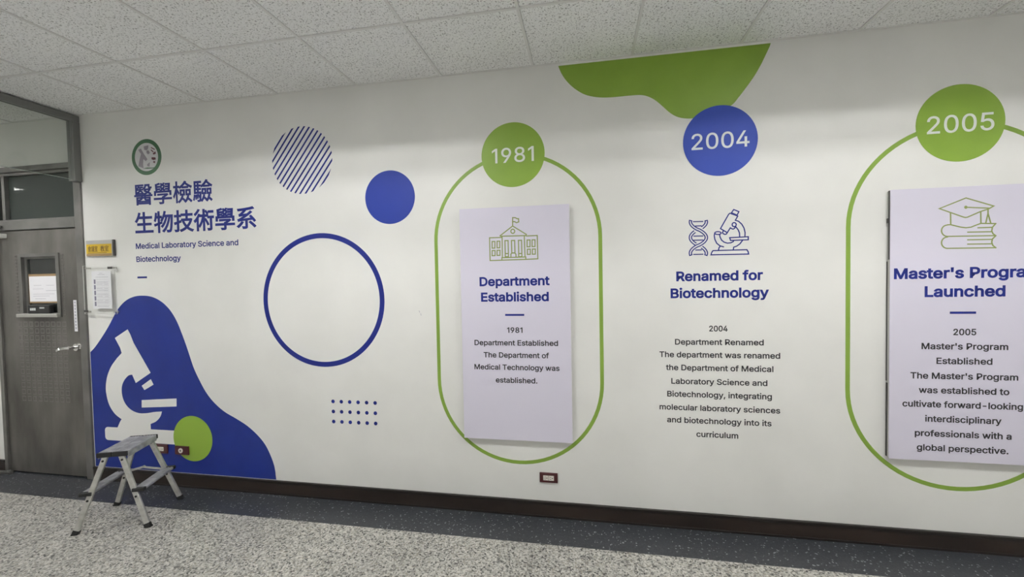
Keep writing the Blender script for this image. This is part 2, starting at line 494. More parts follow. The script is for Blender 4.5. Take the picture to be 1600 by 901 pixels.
ICON_HALL = [[(2.7858,1.7961),(2.7072,1.7966),(2.708,1.6515),(2.7849,1.6522)],[(2.9446,1.7996),(3.0132,1.8001),(3.0145,1.655),(2.9381,1.6532)],[(2.7762,1.8068),(2.858,1.8654),(2.9448,1.8094),(2.9408,1.802),(2.7801,1.8039),(2.7762,1.8068)],[(2.858,1.8654),(2.859,1.9177),(2.8757,1.917),(2.8871,1.9101),(2.8967,1.9097),(2.8975,1.8896),(2.8828,1.8852),(2.8713,1.8925),(2.8597,1.8923)],[(2.8709,1.8319),(2.8701,1.837),(2.8675,1.8414),(2.8635,1.8444),(2.8588,1.8456),(2.8541,1.8448),(2.85,1.8421),(2.8472,1.8378),(2.8462,1.8328),(2.847,1.8277),(2.8496,1.8232),(2.8536,1.8202),(2.8583,1.819),(2.8631,1.8199),(2.8671,1.8226),(2.8699,1.8268),(2.8709,1.8319)],[(2.7891,1.8036),(2.7884,1.6705)],[(2.9312,1.8023),(2.9334,1.6696)],[(2.7852,1.6675),(2.9384,1.6684),(2.9381,1.6532),(2.7849,1.6522),(2.7852,1.6675)],[(2.8069,1.7751),(2.8272,1.7752),(2.8275,1.6733),(2.8072,1.673),(2.8069,1.7751)],[(2.8072,1.6929),(2.8275,1.6931)],[(2.8489,1.7745),(2.8691,1.7746),(2.8699,1.695),(2.8497,1.6955),(2.8489,1.7745)],[(2.8934,1.7739),(2.9134,1.774),(2.9138,1.6709),(2.8938,1.6707),(2.8934,1.7739)],[(2.8937,1.6905),(2.9138,1.6907)],[(2.843,1.6683),(2.8441,1.6862),(2.8433,1.6862),(2.8446,1.6902),(2.8482,1.6936),(2.8536,1.6958),(2.8598,1.6964),(2.866,1.6954),(2.8712,1.693),(2.8747,1.6894),(2.8759,1.6853),(2.8756,1.6689)],[(2.7236,1.7722),(2.7414,1.7721),(2.7405,1.7299),(2.7227,1.7299),(2.7236,1.7722)],[(2.7559,1.773),(2.7736,1.7729),(2.7727,1.7308),(2.7551,1.7309),(2.7559,1.773)],[(2.7224,1.7146),(2.7414,1.7146),(2.7407,1.6819),(2.7217,1.6819),(2.7224,1.7146)],[(2.7548,1.7155),(2.7736,1.7155),(2.7729,1.683),(2.7541,1.6829),(2.7548,1.7155)],[(2.9487,1.7741),(2.9671,1.774),(2.9663,1.7317),(2.948,1.7317),(2.9487,1.7741)],[(2.9804,1.7742),(2.9987,1.7741),(2.998,1.7319),(2.9797,1.7319),(2.9804,1.7742)],[(2.9496,1.7162),(2.968,1.7162),(2.9674,1.684),(2.949,1.684),(2.9496,1.7162)],[(2.9813,1.7163),(2.9996,1.7163),(2.999,1.6843),(2.9808,1.6842),(2.9813,1.7163)]]
ICON_DNA = [[(3.9314,1.8565),(3.9305,1.8521),(3.9304,1.8485),(3.9312,1.8448),(3.9329,1.8407),(3.9355,1.8364),(3.9392,1.8317),(3.9438,1.8269),(3.9495,1.8219),(3.9562,1.8168),(3.9641,1.8118),(3.9766,1.8062),(3.9861,1.8004),(3.9937,1.7948),(4.0003,1.7891),(4.0059,1.7834),(4.0106,1.7776),(4.0143,1.7715),(4.017,1.7653),(4.0185,1.7588),(4.0186,1.7522),(4.0174,1.7458),(4.015,1.7396),(4.0114,1.7338),(4.0069,1.7282),(4.0015,1.7228),(3.9951,1.7176),(3.9877,1.7125),(3.9787,1.7072),(3.9661,1.7025),(3.9575,1.698),(3.9504,1.6934),(3.9444,1.6888),(3.9394,1.6842),(3.9354,1.6798),(3.9325,1.6755),(3.9305,1.6715),(3.9295,1.6678),(3.9292,1.6641),(3.9298,1.6604),(3.9314,1.6559),(3.9193,1.6514),(3.9173,1.6572),(3.9163,1.6638),(3.9167,1.6704),(3.9185,1.6769),(3.9215,1.6829),(3.9255,1.6887),(3.9304,1.6942),(3.9363,1.6996),(3.9431,1.7048),(3.9511,1.71),(3.961,1.7151),(3.9733,1.7197),(3.981,1.7242),(3.9875,1.7288),(3.9931,1.7333),(3.9976,1.7378),(4.0012,1.7421),(4.0037,1.7463),(4.0052,1.7501),(4.0059,1.7538),(4.0058,1.7574),(4.005,1.7611),(4.0032,1.7652),(4.0005,1.7696),(3.9968,1.7742),(3.992,1.779),(3.9862,1.784),(3.9794,1.789),(3.9713,1.7941),(3.9588,1.7997),(3.9495,1.8055),(3.9419,1.8112),(3.9354,1.8169),(3.9299,1.8226),(3.9252,1.8285),(3.9216,1.8346),(3.919,1.841),(3.9176,1.8475),(3.9177,1.8541),(3.9189,1.8599),(3.9314,1.8565)],[(3.9948,1.8093),(4.0011,1.8143),(4.0066,1.8196),(4.0113,1.8251),(4.015,1.8308),(4.0176,1.8369),(4.019,1.8433),(4.019,1.8498),(4.0179,1.8557),(4.0055,1.8533),(4.0064,1.8489),(4.0064,1.8454),(4.0055,1.8417),(4.0039,1.8378),(4.0012,1.8337),(3.9975,1.8294),(3.9928,1.8249),(3.9869,1.8202)],[(3.9502,1.7855),(3.9442,1.7808),(3.9393,1.7763),(3.9355,1.7719),(3.9327,1.7677),(3.9309,1.7638),(3.93,1.76),(3.9298,1.7564),(3.9305,1.7527),(3.932,1.7487),(3.9345,1.7444),(3.938,1.7398),(3.9425,1.735),(3.9481,1.7301),(3.9549,1.7249)],[(3.9475,1.7139),(3.9403,1.7194),(3.934,1.7251),(3.9285,1.7308),(3.924,1.7367),(3.9205,1.7428),(3.9181,1.7492),(3.917,1.7558),(3.9172,1.7624),(3.9188,1.7688),(3.9215,1.7749),(3.9254,1.7807),(3.9302,1.7862),(3.936,1.7915),(3.9424,1.7965)],[(3.9924,1.7031),(3.9989,1.6976),(4.0046,1.692),(4.0095,1.6862),(4.0134,1.6802),(4.0162,1.674),(4.0179,1.6675),(4.0182,1.6609),(4.0172,1.6544),(4.0152,1.6488),(4.0033,1.6539),(4.0049,1.6583),(4.0055,1.662),(4.0053,1.6656),(4.0043,1.6694),(4.0024,1.6735),(3.9995,1.6779),(3.9956,1.6825),(3.9907,1.6874),(3.9846,1.6925)],[(3.9411,1.8511),(3.9927,1.8501)],[(3.9527,1.8249),(3.984,1.8248)],[(3.9431,1.7656),(3.9929,1.765)],[(3.9429,1.7414),(3.9928,1.7409)],[(3.9533,1.6828),(3.9839,1.683)],[(3.9417,1.6574),(3.9923,1.6571)]]
ICON_SCOPE = [[(4.1627,1.9123),(4.1903,1.8988),(4.1809,1.8789),(4.1505,1.8943),(4.1627,1.9123)],[(4.1711,1.8496),(4.1843,1.8732),(4.1419,1.8918),(4.1349,1.8854),(4.0903,1.8045),(4.1223,1.7827)],[(4.1711,1.8496),(4.1884,1.8433),(4.2055,1.8259),(4.2175,1.8032),(4.2233,1.7771),(4.2225,1.7542)],[(4.1759,1.8242),(4.1748,1.8294),(4.1718,1.8336),(4.1673,1.8361),(4.1624,1.8363),(4.158,1.8342),(4.1549,1.8302),(4.1538,1.8251),(4.1548,1.8199),(4.1579,1.8156),(4.1623,1.8131),(4.1673,1.8129),(4.1717,1.8151),(4.1748,1.8191),(4.1759,1.8242)],[(4.1703,1.8118),(4.1675,1.8033),(4.1589,1.7988),(4.1519,1.8013),(4.144,1.8069),(4.1223,1.7715),(4.1153,1.7692),(4.1049,1.774),(4.1014,1.7809),(4.1067,1.7934)],[(4.1745,1.8105),(4.1865,1.7933),(4.1933,1.7745),(4.1943,1.7552)],[(4.0937,1.7782),(4.0924,1.7814),(4.0886,1.7842),(4.083,1.7862),(4.0763,1.7871),(4.0695,1.7867),(4.0638,1.7851),(4.06,1.7826),(4.0587,1.7795),(4.06,1.7763),(4.0638,1.7735),(4.0695,1.7715),(4.0762,1.7706),(4.0829,1.771),(4.0886,1.7726),(4.0924,1.7751),(4.0937,1.7782)],[(4.0587,1.7795),(4.0558,1.7646),(4.0592,1.742),(4.0696,1.7191),(4.0871,1.7036),(4.1063,1.6973)],[(4.0856,1.7691),(4.0873,1.756),(4.096,1.737),(4.1099,1.7245),(4.1273,1.718),(4.1465,1.7196),(4.1586,1.7255),(4.1621,1.731)],[(4.1403,1.7496),(4.2403,1.7517),(4.2403,1.7339),(4.1448,1.7334),(4.1403,1.7496)],[(4.208,1.7294),(4.1949,1.7113),(4.1776,1.6988),(4.162,1.6937),(4.1595,1.6789)],[(4.0888,1.7016),(4.0818,1.6925),(4.0786,1.6794)],[(4.0483,1.6766),(4.2326,1.6767),(4.2394,1.6654),(4.2422,1.6512),(4.0376,1.6524),(4.0412,1.6655),(4.0483,1.6766)]]
ICON_CAP = [[(5.1699,1.8653),(5.29,1.9156),(5.4137,1.8675),(5.3919,1.8537),(5.3543,1.8406),(5.2975,1.8141),(5.288,1.813),(5.2783,1.8161),(5.1699,1.8653)],[(5.2906,1.8667),(5.3919,1.8574)],[(5.2944,1.8665),(5.2935,1.8696),(5.2913,1.8716),(5.2885,1.8718),(5.2863,1.87),(5.2855,1.867),(5.2864,1.8638),(5.2886,1.8618),(5.2914,1.8617),(5.2936,1.8635),(5.2944,1.8665)],[(5.2209,1.8411),(5.2225,1.779)],[(5.3568,1.8387),(5.3582,1.7791)],[(5.3888,1.8539),(5.3891,1.8298),(5.3796,1.7801)],[(5.3891,1.8298),(5.4016,1.7792)],[(5.4235,1.7757),(5.3582,1.7791),(5.3361,1.7707),(5.314,1.7611),(5.2917,1.759),(5.2693,1.7629),(5.2468,1.7698),(5.2225,1.7779),(5.208,1.7778),(5.2056,1.7766),(5.199,1.7753),(5.1929,1.7723),(5.1878,1.7676),(5.1839,1.7617),(5.1815,1.7549),(5.1807,1.7475),(5.1816,1.7401),(5.1842,1.733),(5.1882,1.7268),(5.1934,1.7218),(5.1995,1.7183),(5.2062,1.7165),(5.4243,1.7127)],[(5.4235,1.7757),(5.4094,1.7566),(5.4065,1.7382),(5.4123,1.7231),(5.4243,1.7127)],[(5.3458,1.7565),(5.4081,1.7567)],[(5.3,1.7355),(5.4059,1.7338)],[(5.2086,1.7137),(5.2062,1.7129),(5.1996,1.7115),(5.1935,1.7085),(5.1884,1.7038),(5.1845,1.6979),(5.1821,1.691),(5.1813,1.6836),(5.1822,1.6762),(5.1848,1.6691),(5.1888,1.6629),(5.194,1.6579),(5.2001,1.6544),(5.2068,1.6527),(5.4251,1.6496)],[(5.4243,1.7116),(5.4101,1.6954),(5.4072,1.6788),(5.4124,1.6619),(5.4251,1.6496)],[(5.3004,1.695),(5.4064,1.6936)],[(5.3006,1.6722),(5.4067,1.6706)]]

# letter outlines (advance, contours) with a cap height of 509
GLYPHS = {"'":(206,[[78,318,70,509,136,509,128,318]]),',':(188,[[38,-119,68,71,137,71,84,-119]]),'-':(453,[[337,244,337,188,114,188,114,244]]),'.':(188,[[83,-3,73,1,55,18,50,41,55,64,73,81,95,87,118,81,135,64,140,53,140,29,128,9,118,1,107,-3]]),'0':(453,[[227,-7,191,-3,158,7,130,24,105,48,85,77,69,113,57,155,50,202,48,254,50,306,57,353,69,395,85,431,106,461,130,484,159,502,191,512,227,516,262,512,295,502,323,484,348,461,368,431,384,395,396,353,403,306,405,254,403,202,396,155,384,113,368,77,348,48,323,24,295,7,263,-3],[227,50,250,52,271,60,290,74,306,92,320,116,338,176,344,254,338,332,330,365,320,393,306,416,290,435,271,449,250,457,227,460,203,457,182,449,163,435,147,416,134,393,123,365,115,332,109,254,115,176,123,144,134,116,147,92,163,74,182,60,203,52]]),'1':(320,[[240,509,240,0,176,0,176,440,172,440,64,366,64,432,180,509]]),'2':(453,[[64,0,64,47,234,229,294,298,311,327,319,356,319,389,315,405,308,419,287,441,258,455,224,460,188,454,172,447,148,427,132,398,128,381,127,362,66,362,68,391,75,418,86,442,102,464,121,482,143,496,168,507,225,516,254,513,281,507,306,497,328,482,346,465,361,445,372,423,379,398,380,354,371,318,363,299,317,235,153,60,153,57,389,57,389,0]]),'4':(453,[[40,105,40,158,247,509,311,509,109,166,109,163,413,163,413,105],[282,0,282,146,282,318,343,318,343,0]]),'5':(453,[[221,-7,192,-5,165,1,140,11,118,25,99,41,83,60,71,82,63,105,60,130,122,130,130,102,148,78,173,60,204,51,241,51,276,64,291,75,314,104,322,122,328,162,321,203,314,221,290,251,275,262,238,275,201,276,167,268,139,255,128,246,67,253,96,509,366,509,366,452,151,452,134,301,178,325,212,333,252,332,274,328,313,311,345,285,370,251,386,210,391,163,388,132,381,102,369,76,352,52,332,32,309,15,282,3,253,-4]]),'8':(453,[[226,-7,193,-5,163,1,136,11,111,25,91,42,74,62,62,84,54,109,53,156,65,195,87,228,117,252,134,260,153,265,153,267,129,276,109,289,93,308,80,330,73,354,70,380,79,429,90,450,106,469,124,485,146,498,170,508,197,514,226,516,255,514,282,508,306,498,328,485,346,469,361,450,373,429,382,380,379,354,372,330,359,308,343,289,323,276,300,267,300,265,319,260,351,241,365,228,387,195,395,176,401,135,398,109,391,84,378,62,362,42,341,25,317,11,289,1,259,-5],[248,50,285,60,313,79,323,91,331,106,337,139,335,157,322,189,312,202,283,223,247,234,206,234,169,223,140,202,130,189,117,157,115,139,121,106,129,91,139,79,167,60,205,50],[244,291,260,294,287,308,307,330,318,359,318,392,308,420,288,442,260,455,244,459,208,459,177,449,164,442,153,432,138,407,133,376,134,359,145,330,165,308,193,294,209,291]]),'9':(453,[[226,516,256,513,285,506,310,494,333,478,352,458,368,434,380,408,387,378,389,347,382,296,359,240,315,168,200,0,130,0,301,248,307,248,295,229,268,207,232,195,188,197,161,203,137,214,116,229,98,247,83,269,72,294,66,321,64,352,66,382,73,411,85,436,101,459,120,479,143,494,168,506,196,513],[207,459,174,446,148,423,131,390,125,352,131,313,138,295,148,280,174,257,207,245,226,243,263,249,293,267,305,280,322,312,326,330,326,371,322,390,305,422,279,446,263,454,245,459]]),'B':(456,[[60,0,60,509,241,509,274,507,304,501,329,491,350,477,367,461,381,442,390,421,396,398,397,353,387,320,368,295,343,278,315,267,315,262,331,260,363,245,378,234,391,220,411,184,416,161,418,136,416,111,410,88,400,67,386,48,368,31,344,18,317,8,284,2,247,0],[125,57,245,57,281,60,309,67,330,80,344,96,353,115,354,153,350,169,333,197,306,218,289,225,248,231,125,231],[125,285,238,285,273,290,302,304,314,314,330,340,335,355,336,372,333,393,326,412,313,429,294,442,270,449,240,452,125,452]]),'D':(502,[[219,0,96,0,96,57,215,57,254,60,288,68,318,81,343,99,363,122,379,149,390,181,397,216,399,255,397,294,390,329,379,361,364,388,344,410,320,428,291,441,258,449,221,452,93,452,93,509,225,509,273,505,315,495,353,478,385,455,412,426,433,391,449,351,458,306,462,255,458,205,449,159,433,119,411,83,384,54,351,31,312,14,268,3],[125,509,125,0,60,0,60,509]]),'E':(419,[[60,0,60,509,372,509,372,452,125,452,125,286,355,286,355,229,125,229,125,57,375,57,375,0]]),'L':(393,[[60,0,60,509,125,509,125,57,361,57,361,0]]),'M':(628,[[60,0,60,509,152,509,277,187,322,49,307,49,352,187,476,509,568,509,568,0,504,0,504,291,507,457,513,457,456,291,342,0,286,0,170,291,112,457,119,457,122,291,122,0]]),'P':(445,[[60,0,60,509,235,509,272,506,305,499,332,487,356,471,375,452,390,430,407,377,409,348,407,318,390,265,375,243,356,223,332,207,305,195,272,188,109,186,109,242,233,242,279,248,312,266,324,279,339,310,343,328,343,367,333,402,324,416,297,439,257,451,125,452,125,0]]),'R':(449,[[60,0,60,509,236,509,273,506,305,500,333,489,356,473,376,455,390,433,401,408,407,381,409,352,407,323,401,296,390,271,376,250,356,232,333,217,305,206,273,200,96,198,96,255,258,256,280,260,313,276,325,287,334,300,344,333,344,371,334,405,325,419,298,440,258,451,125,452,125,0],[353,0,230,229,303,229,428,0]]),'S':(447,[[224,-9,188,-7,156,-1,128,9,102,23,81,40,64,60,51,83,42,109,38,137,104,137,114,102,123,88,150,66,185,53,224,49,267,54,286,60,317,79,338,106,344,122,346,139,340,168,322,189,296,205,145,253,112,269,86,289,67,313,56,341,52,372,54,400,62,425,75,448,92,468,113,484,138,498,165,508,195,514,227,516,259,514,289,508,316,498,340,484,360,468,377,449,390,427,398,403,401,378,337,378,332,402,320,421,302,437,280,449,254,456,225,459,185,454,152,440,139,430,121,405,115,376,117,359,122,345,142,324,169,308,212,293,312,264,359,238,384,213,395,198,407,161,406,112,399,87,386,64,370,43,349,25,323,11,294,0,261,-7]]),'T':(449,[[32,452,32,509,417,509,417,452,257,452,257,0,193,0,193,452]]),'a':(389,[[160,-9,115,-3,76,15,60,29,38,63,32,84,30,108,36,146,43,161,64,184,92,200,125,211,257,231,271,240,276,257,272,285,260,307,240,322,212,330,178,330,149,322,118,301,104,283,100,274,41,291,51,313,64,331,95,358,133,375,173,383,208,384,255,375,286,360,300,350,322,320,330,301,335,278,337,251,337,0,277,0,277,52,272,52,252,25,229,8,199,-4],[192,47,211,51,242,68,263,93,274,122,276,190,221,174,147,163,112,147,97,130,92,105,96,82,109,64,130,52,156,46]]),'b':(424,[[208,-7,189,-3,159,12,123,50,118,59,112,59,112,0,53,0,53,509,114,509,114,319,118,319,137,346,171,373,207,383,259,382,287,374,313,361,335,342,354,320,370,293,381,261,388,227,390,189,388,151,381,116,370,84,355,57,336,34,313,16,288,3,260,-6],[220,47,242,49,262,55,279,66,294,80,306,97,316,117,323,139,328,189,323,239,307,281,295,298,280,311,262,322,243,328,220,330,198,328,178,322,161,312,147,299,134,282,118,241,113,189,114,162,125,115,135,95,147,78,162,65,179,55,198,49]]),'c':(396,[[207,-8,174,-5,144,3,117,16,93,35,72,58,56,85,44,116,37,150,34,187,37,225,44,260,56,291,72,318,93,341,117,360,144,374,174,382,226,384,260,377,305,356,330,335,349,308,362,277,303,262,278,304,242,325,207,330,184,328,163,321,145,310,130,296,108,258,98,212,96,187,102,139,108,117,118,97,130,80,145,66,163,55,184,49,207,46,253,55,279,73,301,107,304,117,363,102,350,70,331,43,306,21,277,5,244,-5]]),'d':(424,[[165,-6,137,3,111,16,89,34,70,57,55,84,43,116,36,151,34,189,36,227,43,261,55,293,70,320,89,342,112,361,137,374,165,382,218,383,253,373,287,346,306,319,311,319,311,509,372,509,372,0,313,0,313,59,307,59,287,31,266,12,236,-3,217,-7],[205,47,226,49,246,55,263,65,278,78,290,95,306,138,312,189,306,241,300,263,278,299,263,312,246,322,227,328,205,330,182,328,162,322,130,298,118,281,108,261,98,215,96,189,102,139,118,97,130,80,145,66,162,55,182,49]]),'e':(404,[[212,-8,177,-5,145,3,117,16,92,35,72,58,56,85,44,116,37,150,34,187,36,224,44,258,55,290,71,317,91,340,115,359,142,373,172,382,226,383,266,374,303,355,334,324,347,305,365,256,370,227,371,169,75,169,75,221,338,221,310,202,304,248,298,269,277,301,263,314,246,323,227,328,205,330,183,328,164,323,146,313,131,301,109,270,97,231,96,178,102,127,110,106,121,88,135,73,151,61,169,53,212,46,241,49,265,58,294,82,306,105,365,91,358,72,335,39,302,14,283,4,261,-3]]),'f':(254,[[228,379,228,327,6,327,6,379],[81,0,81,432,82,452,87,470,96,486,120,510,135,519,169,529,212,529,243,521,227,468,195,474,164,468,154,460,147,449,143,435,142,419,142,0]]),'g':(425,[[207,-151,156,-146,114,-132,82,-110,59,-84,51,-69,101,-41,131,-74,154,-88,187,-96,236,-95,261,-87,282,-75,298,-58,308,-34,311,-6,311,68,306,68,287,41,266,23,236,10,217,6,165,7,138,14,113,27,90,43,71,65,55,90,43,120,36,154,34,191,36,229,43,263,55,293,71,320,90,342,112,361,138,374,166,382,218,383,253,373,279,356,308,319,313,319,313,379,372,379,372,-9,370,-40,363,-67,350,-90,334,-109,314,-124,291,-136,265,-144,237,-149],[205,59,227,61,246,66,264,75,278,87,300,121,307,142,311,166,311,219,300,264,291,283,279,299,264,312,247,322,227,328,205,330,182,328,163,322,145,312,130,298,118,282,102,241,96,193,102,144,118,104,131,88,145,76,163,66,183,61]]),'h':(410,[[114,0,53,0,53,509,114,509,114,287,102,287,116,319,132,344,152,362,175,374,200,382,252,383,295,369,313,356,328,340,341,321,350,298,355,271,357,240,357,0,296,0,296,235,293,263,286,286,273,304,256,318,235,326,210,329,192,328,161,317,147,308,126,283,115,248]]),'i':(167,[[53,0,53,379,114,379,114,0],[73,470,54,481,43,498,41,509,47,530,63,544,84,550,105,544,121,530,126,509,125,498,114,481,95,470]]),'k':(381,[[110,137,110,212,121,212,284,379,360,379,184,199,177,199],[53,0,53,509,114,509,114,0],[294,0,148,186,191,229,372,0]]),'l':(167,[[53,0,53,509,114,509,114,0]]),'m':(610,[[53,0,53,379,112,379,112,295,108,295,122,331,132,346,158,368,187,382,219,386,245,383,268,375,287,361,303,342,314,320,321,295,312,295,326,329,350,356,381,375,417,385,458,385,497,372,514,361,529,346,541,328,550,307,555,283,557,255,557,0,496,0,496,254,493,279,485,298,473,313,456,323,438,329,402,329,387,326,363,312,345,290,336,263,335,247,335,0,274,0,274,260,272,280,265,297,253,311,238,322,220,328,185,329,158,320,145,312,126,289,119,274,115,257,114,0]]),'n':(410,[[114,0,53,0,53,379,112,379,112,287,102,287,116,319,132,344,152,362,175,374,200,382,252,383,295,369,313,356,328,340,341,321,350,298,355,271,357,240,357,0,296,0,296,235,293,263,286,286,273,304,256,318,235,326,210,329,192,328,161,317,147,308,126,283,115,248]]),'o':(415,[[207,-8,174,-5,144,3,117,16,93,35,72,58,56,85,44,116,37,150,34,187,37,225,44,260,56,291,72,318,93,341,117,360,144,374,174,382,207,384,241,382,271,374,299,360,323,341,343,318,359,291,371,260,379,225,381,187,379,150,371,116,359,85,343,58,323,35,299,16,271,3,241,-5],[207,46,231,49,252,55,270,66,285,80,298,97,314,139,319,187,314,236,298,278,285,296,270,310,252,321,231,328,207,330,184,328,163,321,145,310,130,296,108,258,98,212,96,187,102,139,108,117,118,97,130,80,145,66,163,55,184,49]]),'p':(424,[[53,-143,53,379,112,379,112,319,118,319,137,346,171,373,207,383,259,382,287,374,313,361,335,342,354,320,370,293,381,261,388,227,390,189,388,151,381,116,370,84,355,57,336,34,313,16,288,3,260,-6,208,-7,189,-3,159,12,130,41,118,59,114,59,114,-143],[220,47,242,49,262,55,279,66,294,80,306,97,316,117,323,139,328,189,323,239,307,281,295,298,280,311,262,322,243,328,220,330,198,328,178,322,161,312,147,299,134,282,118,241,113,189,114,162,125,115,135,95,147,78,162,65,179,55,198,49]]),'r':(259,[[53,0,53,379,112,379,112,321,115,321,124,339,152,367,171,377,191,383,243,384,243,322,207,326,174,321,159,315,135,296,126,284,115,254,114,0]]),'s':(365,[[157,-7,112,3,93,12,76,24,50,54,41,73,36,94,94,107,101,87,111,72,124,60,141,52,160,47,181,45,206,47,227,53,244,62,258,74,265,88,268,103,262,126,254,136,243,144,212,155,149,170,118,180,92,192,72,208,58,227,50,249,47,274,49,295,55,314,65,332,95,360,137,378,161,383,212,383,234,379,271,363,299,339,318,308,324,290,268,277,254,304,243,316,228,325,210,331,187,333,166,331,147,326,131,317,119,305,111,292,110,264,115,253,124,243,136,235,172,223,261,200,287,187,306,171,320,153,328,131,331,107,329,85,323,65,312,47,298,31,260,6,236,-2,210,-7]]),'t':(227,[[204,379,204,327,6,327,6,379],[65,471,126,471,126,98,130,70,136,61,144,55,156,51,202,54,213,2,168,-4,138,-1,113,7,92,21,77,41,68,64,65,93]]),'u':(410,[[182,-5,135,2,115,11,97,23,82,39,69,59,60,82,54,109,53,139,53,379,114,379,114,144,116,117,124,94,137,75,154,61,175,53,200,50,218,51,249,62,263,71,283,97,295,132,296,379,357,379,357,0,298,0,298,92,307,92,294,60,277,35,257,17,234,5,209,-3]]),'v':(389,[[163,0,17,379,84,379,165,155,206,21,184,21,224,155,305,379,371,379,226,0]]),'w':(567,[[138,0,23,379,87,379,154,137,175,41,165,41,206,214,252,379,316,379,382,136,402,41,391,41,434,214,480,379,545,379,429,0,368,0,300,243,277,338,291,338,248,172,199,0]]),'y':(389,[[47,-139,61,-86,94,-90,113,-86,130,-74,145,-51,163,-1,17,379,84,379,165,155,206,21,184,21,224,155,305,379,371,379,204,-58,187,-93,165,-119,139,-136,109,-144,57,-142]]),' ':(188,[])}

# ------------------------------------------------------------------ the setting
DOOR_X0, DOOR_X1, DOOR_TOP = -1.47, -0.555, 2.505

bm = bmesh.new()
box(bm, DOOR_X1, X_MAX, 0, 0.15, 0, 3.1)
box(bm, X_MIN, DOOR_X0, 0, 0.15, 0, 3.1)
box(bm, DOOR_X0, DOOR_X1, 0, 0.15, DOOR_TOP, 3.1)
tag(link_mesh('wall_back', bm, 'wall'), kind='structure')
bm = bmesh.new(); box(bm, X_MIN, X_MAX, Y_FAR - 0.15, Y_FAR, 0, 3.1)
tag(link_mesh('wall_front', bm, 'wall'), kind='structure')
bm = bmesh.new(); box(bm, X_MIN - 0.15, X_MIN, Y_FAR, 0.15, 0, 3.1)
tag(link_mesh('wall_left', bm, 'wall'), kind='structure')
bm = bmesh.new(); box(bm, X_MAX, X_MAX + 0.15, Y_FAR, 0.15, 0, 3.1)
tag(link_mesh('wall_right', bm, 'wall'), kind='structure')

bm = bmesh.new(); box(bm, X_MIN, X_MAX, Y_FAR, -0.28, -0.1, 0.0)
tag(link_mesh('floor', bm, 'floor'), kind='structure')
bm = bmesh.new(); box(bm, X_MIN, X_MAX, -0.28, 0.15, -0.1, 0.0)
tag(link_mesh('floor_border', bm, 'strip'), kind='structure')

# skirting: flat board with a thin lip on top, interrupted by the door
for nm, xa, xb in (('baseboard_back', DOOR_X1 - 0.003, X_MAX), ('baseboard_left', X_MIN, DOOR_X0 + 0.003)):
    bm = bmesh.new(); box(bm, xa, xb, -0.012, 0.0, 0.0, 0.082, 0.001)
    o = tag(link_mesh(nm, bm, 'skirting'), kind='structure')
    bm = bmesh.new(); box(bm, xa, xb, -0.017, 0.0, 0.083, 0.104, 0.003)
    link_mesh('lip', bm, 'skirting_lip', o)
    bm = bmesh.new(); box(bm, xa, xb, -0.016, -0.0122, 0.0, 0.014, 0.002)
    link_mesh('shoe', bm, 'skirting_lip', o)

# suspended ceiling: mineral tiles on a metal grid; rows are counted out from the mural wall
ROWS = [0.0, -0.581, -1.181, -1.781, -2.381, Y_FAR]
XS = [X for X in [round(-7.2 + 0.6 * i, 3) for i in range(31)]]
def light_cell(xc, row):
    return row == 2 and any(abs(xc - lx) < 0.6 for lx in LIGHT_X)
bm = bmesh.new()
for i in range(len(XS) - 1):
    for r in range(5):
        xa, xb = max(XS[i], X_MIN), min(XS[i + 1], X_MAX)
        if xb - xa < 0.02 or light_cell((XS[i] + XS[i + 1]) / 2, r):
            continue
        box(bm, xa + 0.0085, xb - 0.0085, ROWS[r + 1] + 0.0085, ROWS[r] - 0.0085, H + 0.004, H + 0.018)
tag(link_mesh('ceiling', bm, 'tile'), kind='structure')
bm = bmesh.new()
for y in ROWS[1:-1]:
    box(bm, X_MIN, X_MAX, y - 0.0075, y + 0.0075, H - 0.001, H + 0.012)
for X in XS:
    if X_MIN < X < X_MAX:
        for r in range(5):
            if light_cell(X, r) and light_cell(X - 0.1, r) and light_cell(X + 0.1, r):
                continue
            box(bm, X - 0.0075, X + 0.0075, ROWS[r + 1] + 0.0075, ROWS[r] - 0.0075, H - 0.001, H + 0.012)
tag(link_mesh('ceiling_grid', bm, 'grid'), kind='structure')
bm = bmesh.new()
box(bm, X_MIN, X_MAX, -0.014, 0, H + 0.001, H + 0.004)
box(bm, X_MIN, X_MAX, Y_FAR, Y_FAR + 0.014, H + 0.001, H + 0.004)
tag(link_mesh('trim_1', bm, 'grid'), kind='structure')
bm = bmesh.new()      # plenum above the tiles
box(bm, X_MIN - 0.15, X_MAX + 0.15, Y_FAR - 0.15, 0.15, 3.1, 3.15)
tag(link_mesh('ceiling_slab', bm, 'dark_edge'), kind='structure')

# recessed fluorescent lights in the middle of the corridor (above and beside the camera)
LIGHT_WORDS = ('far beyond the hanging glass', 'just left of the hanging glass, by the door', 'in front of the ring and the left panel', 'in front of the right panel', 'far right along the corridor')
for lx, wd in zip(LIGHT_X, LIGHT_WORDS):
    e = empty('ceiling_light', (lx, -1.481, H))
    tag(e, 'recessed white fluorescent ceiling light ' + wd, 'ceiling light', 'recessed ceiling lights')
    bm = bmesh.new()
    xa, xb, ya, yb, zt = lx - 0.59, lx + 0.59, -1.771, -1.191, H + 0.19
    box(bm, xa, xb, ya, yb, zt, zt + 0.01)
    box(bm, xa, xa + 0.006, ya, yb, H, zt); box(bm, xb - 0.006, xb, ya, yb, H, zt)
    box(bm, xa + 0.006, xb - 0.006, ya, ya + 0.006, H, zt); box(bm, xa + 0.006, xb - 0.006, yb - 0.006, yb, H, zt)
    link_mesh('housing', bm, 'fixture', e)
    for k in (-0.13, 0.0, 0.13):
        bm = bmesh.new(); tube_between(bm, (xa + 0.03, -1.481 + k, H + 0.15), (xb - 0.03, -1.481 + k, H + 0.15), 0.014, 10)
        link_mesh('tube', bm, 'tube', e, True)

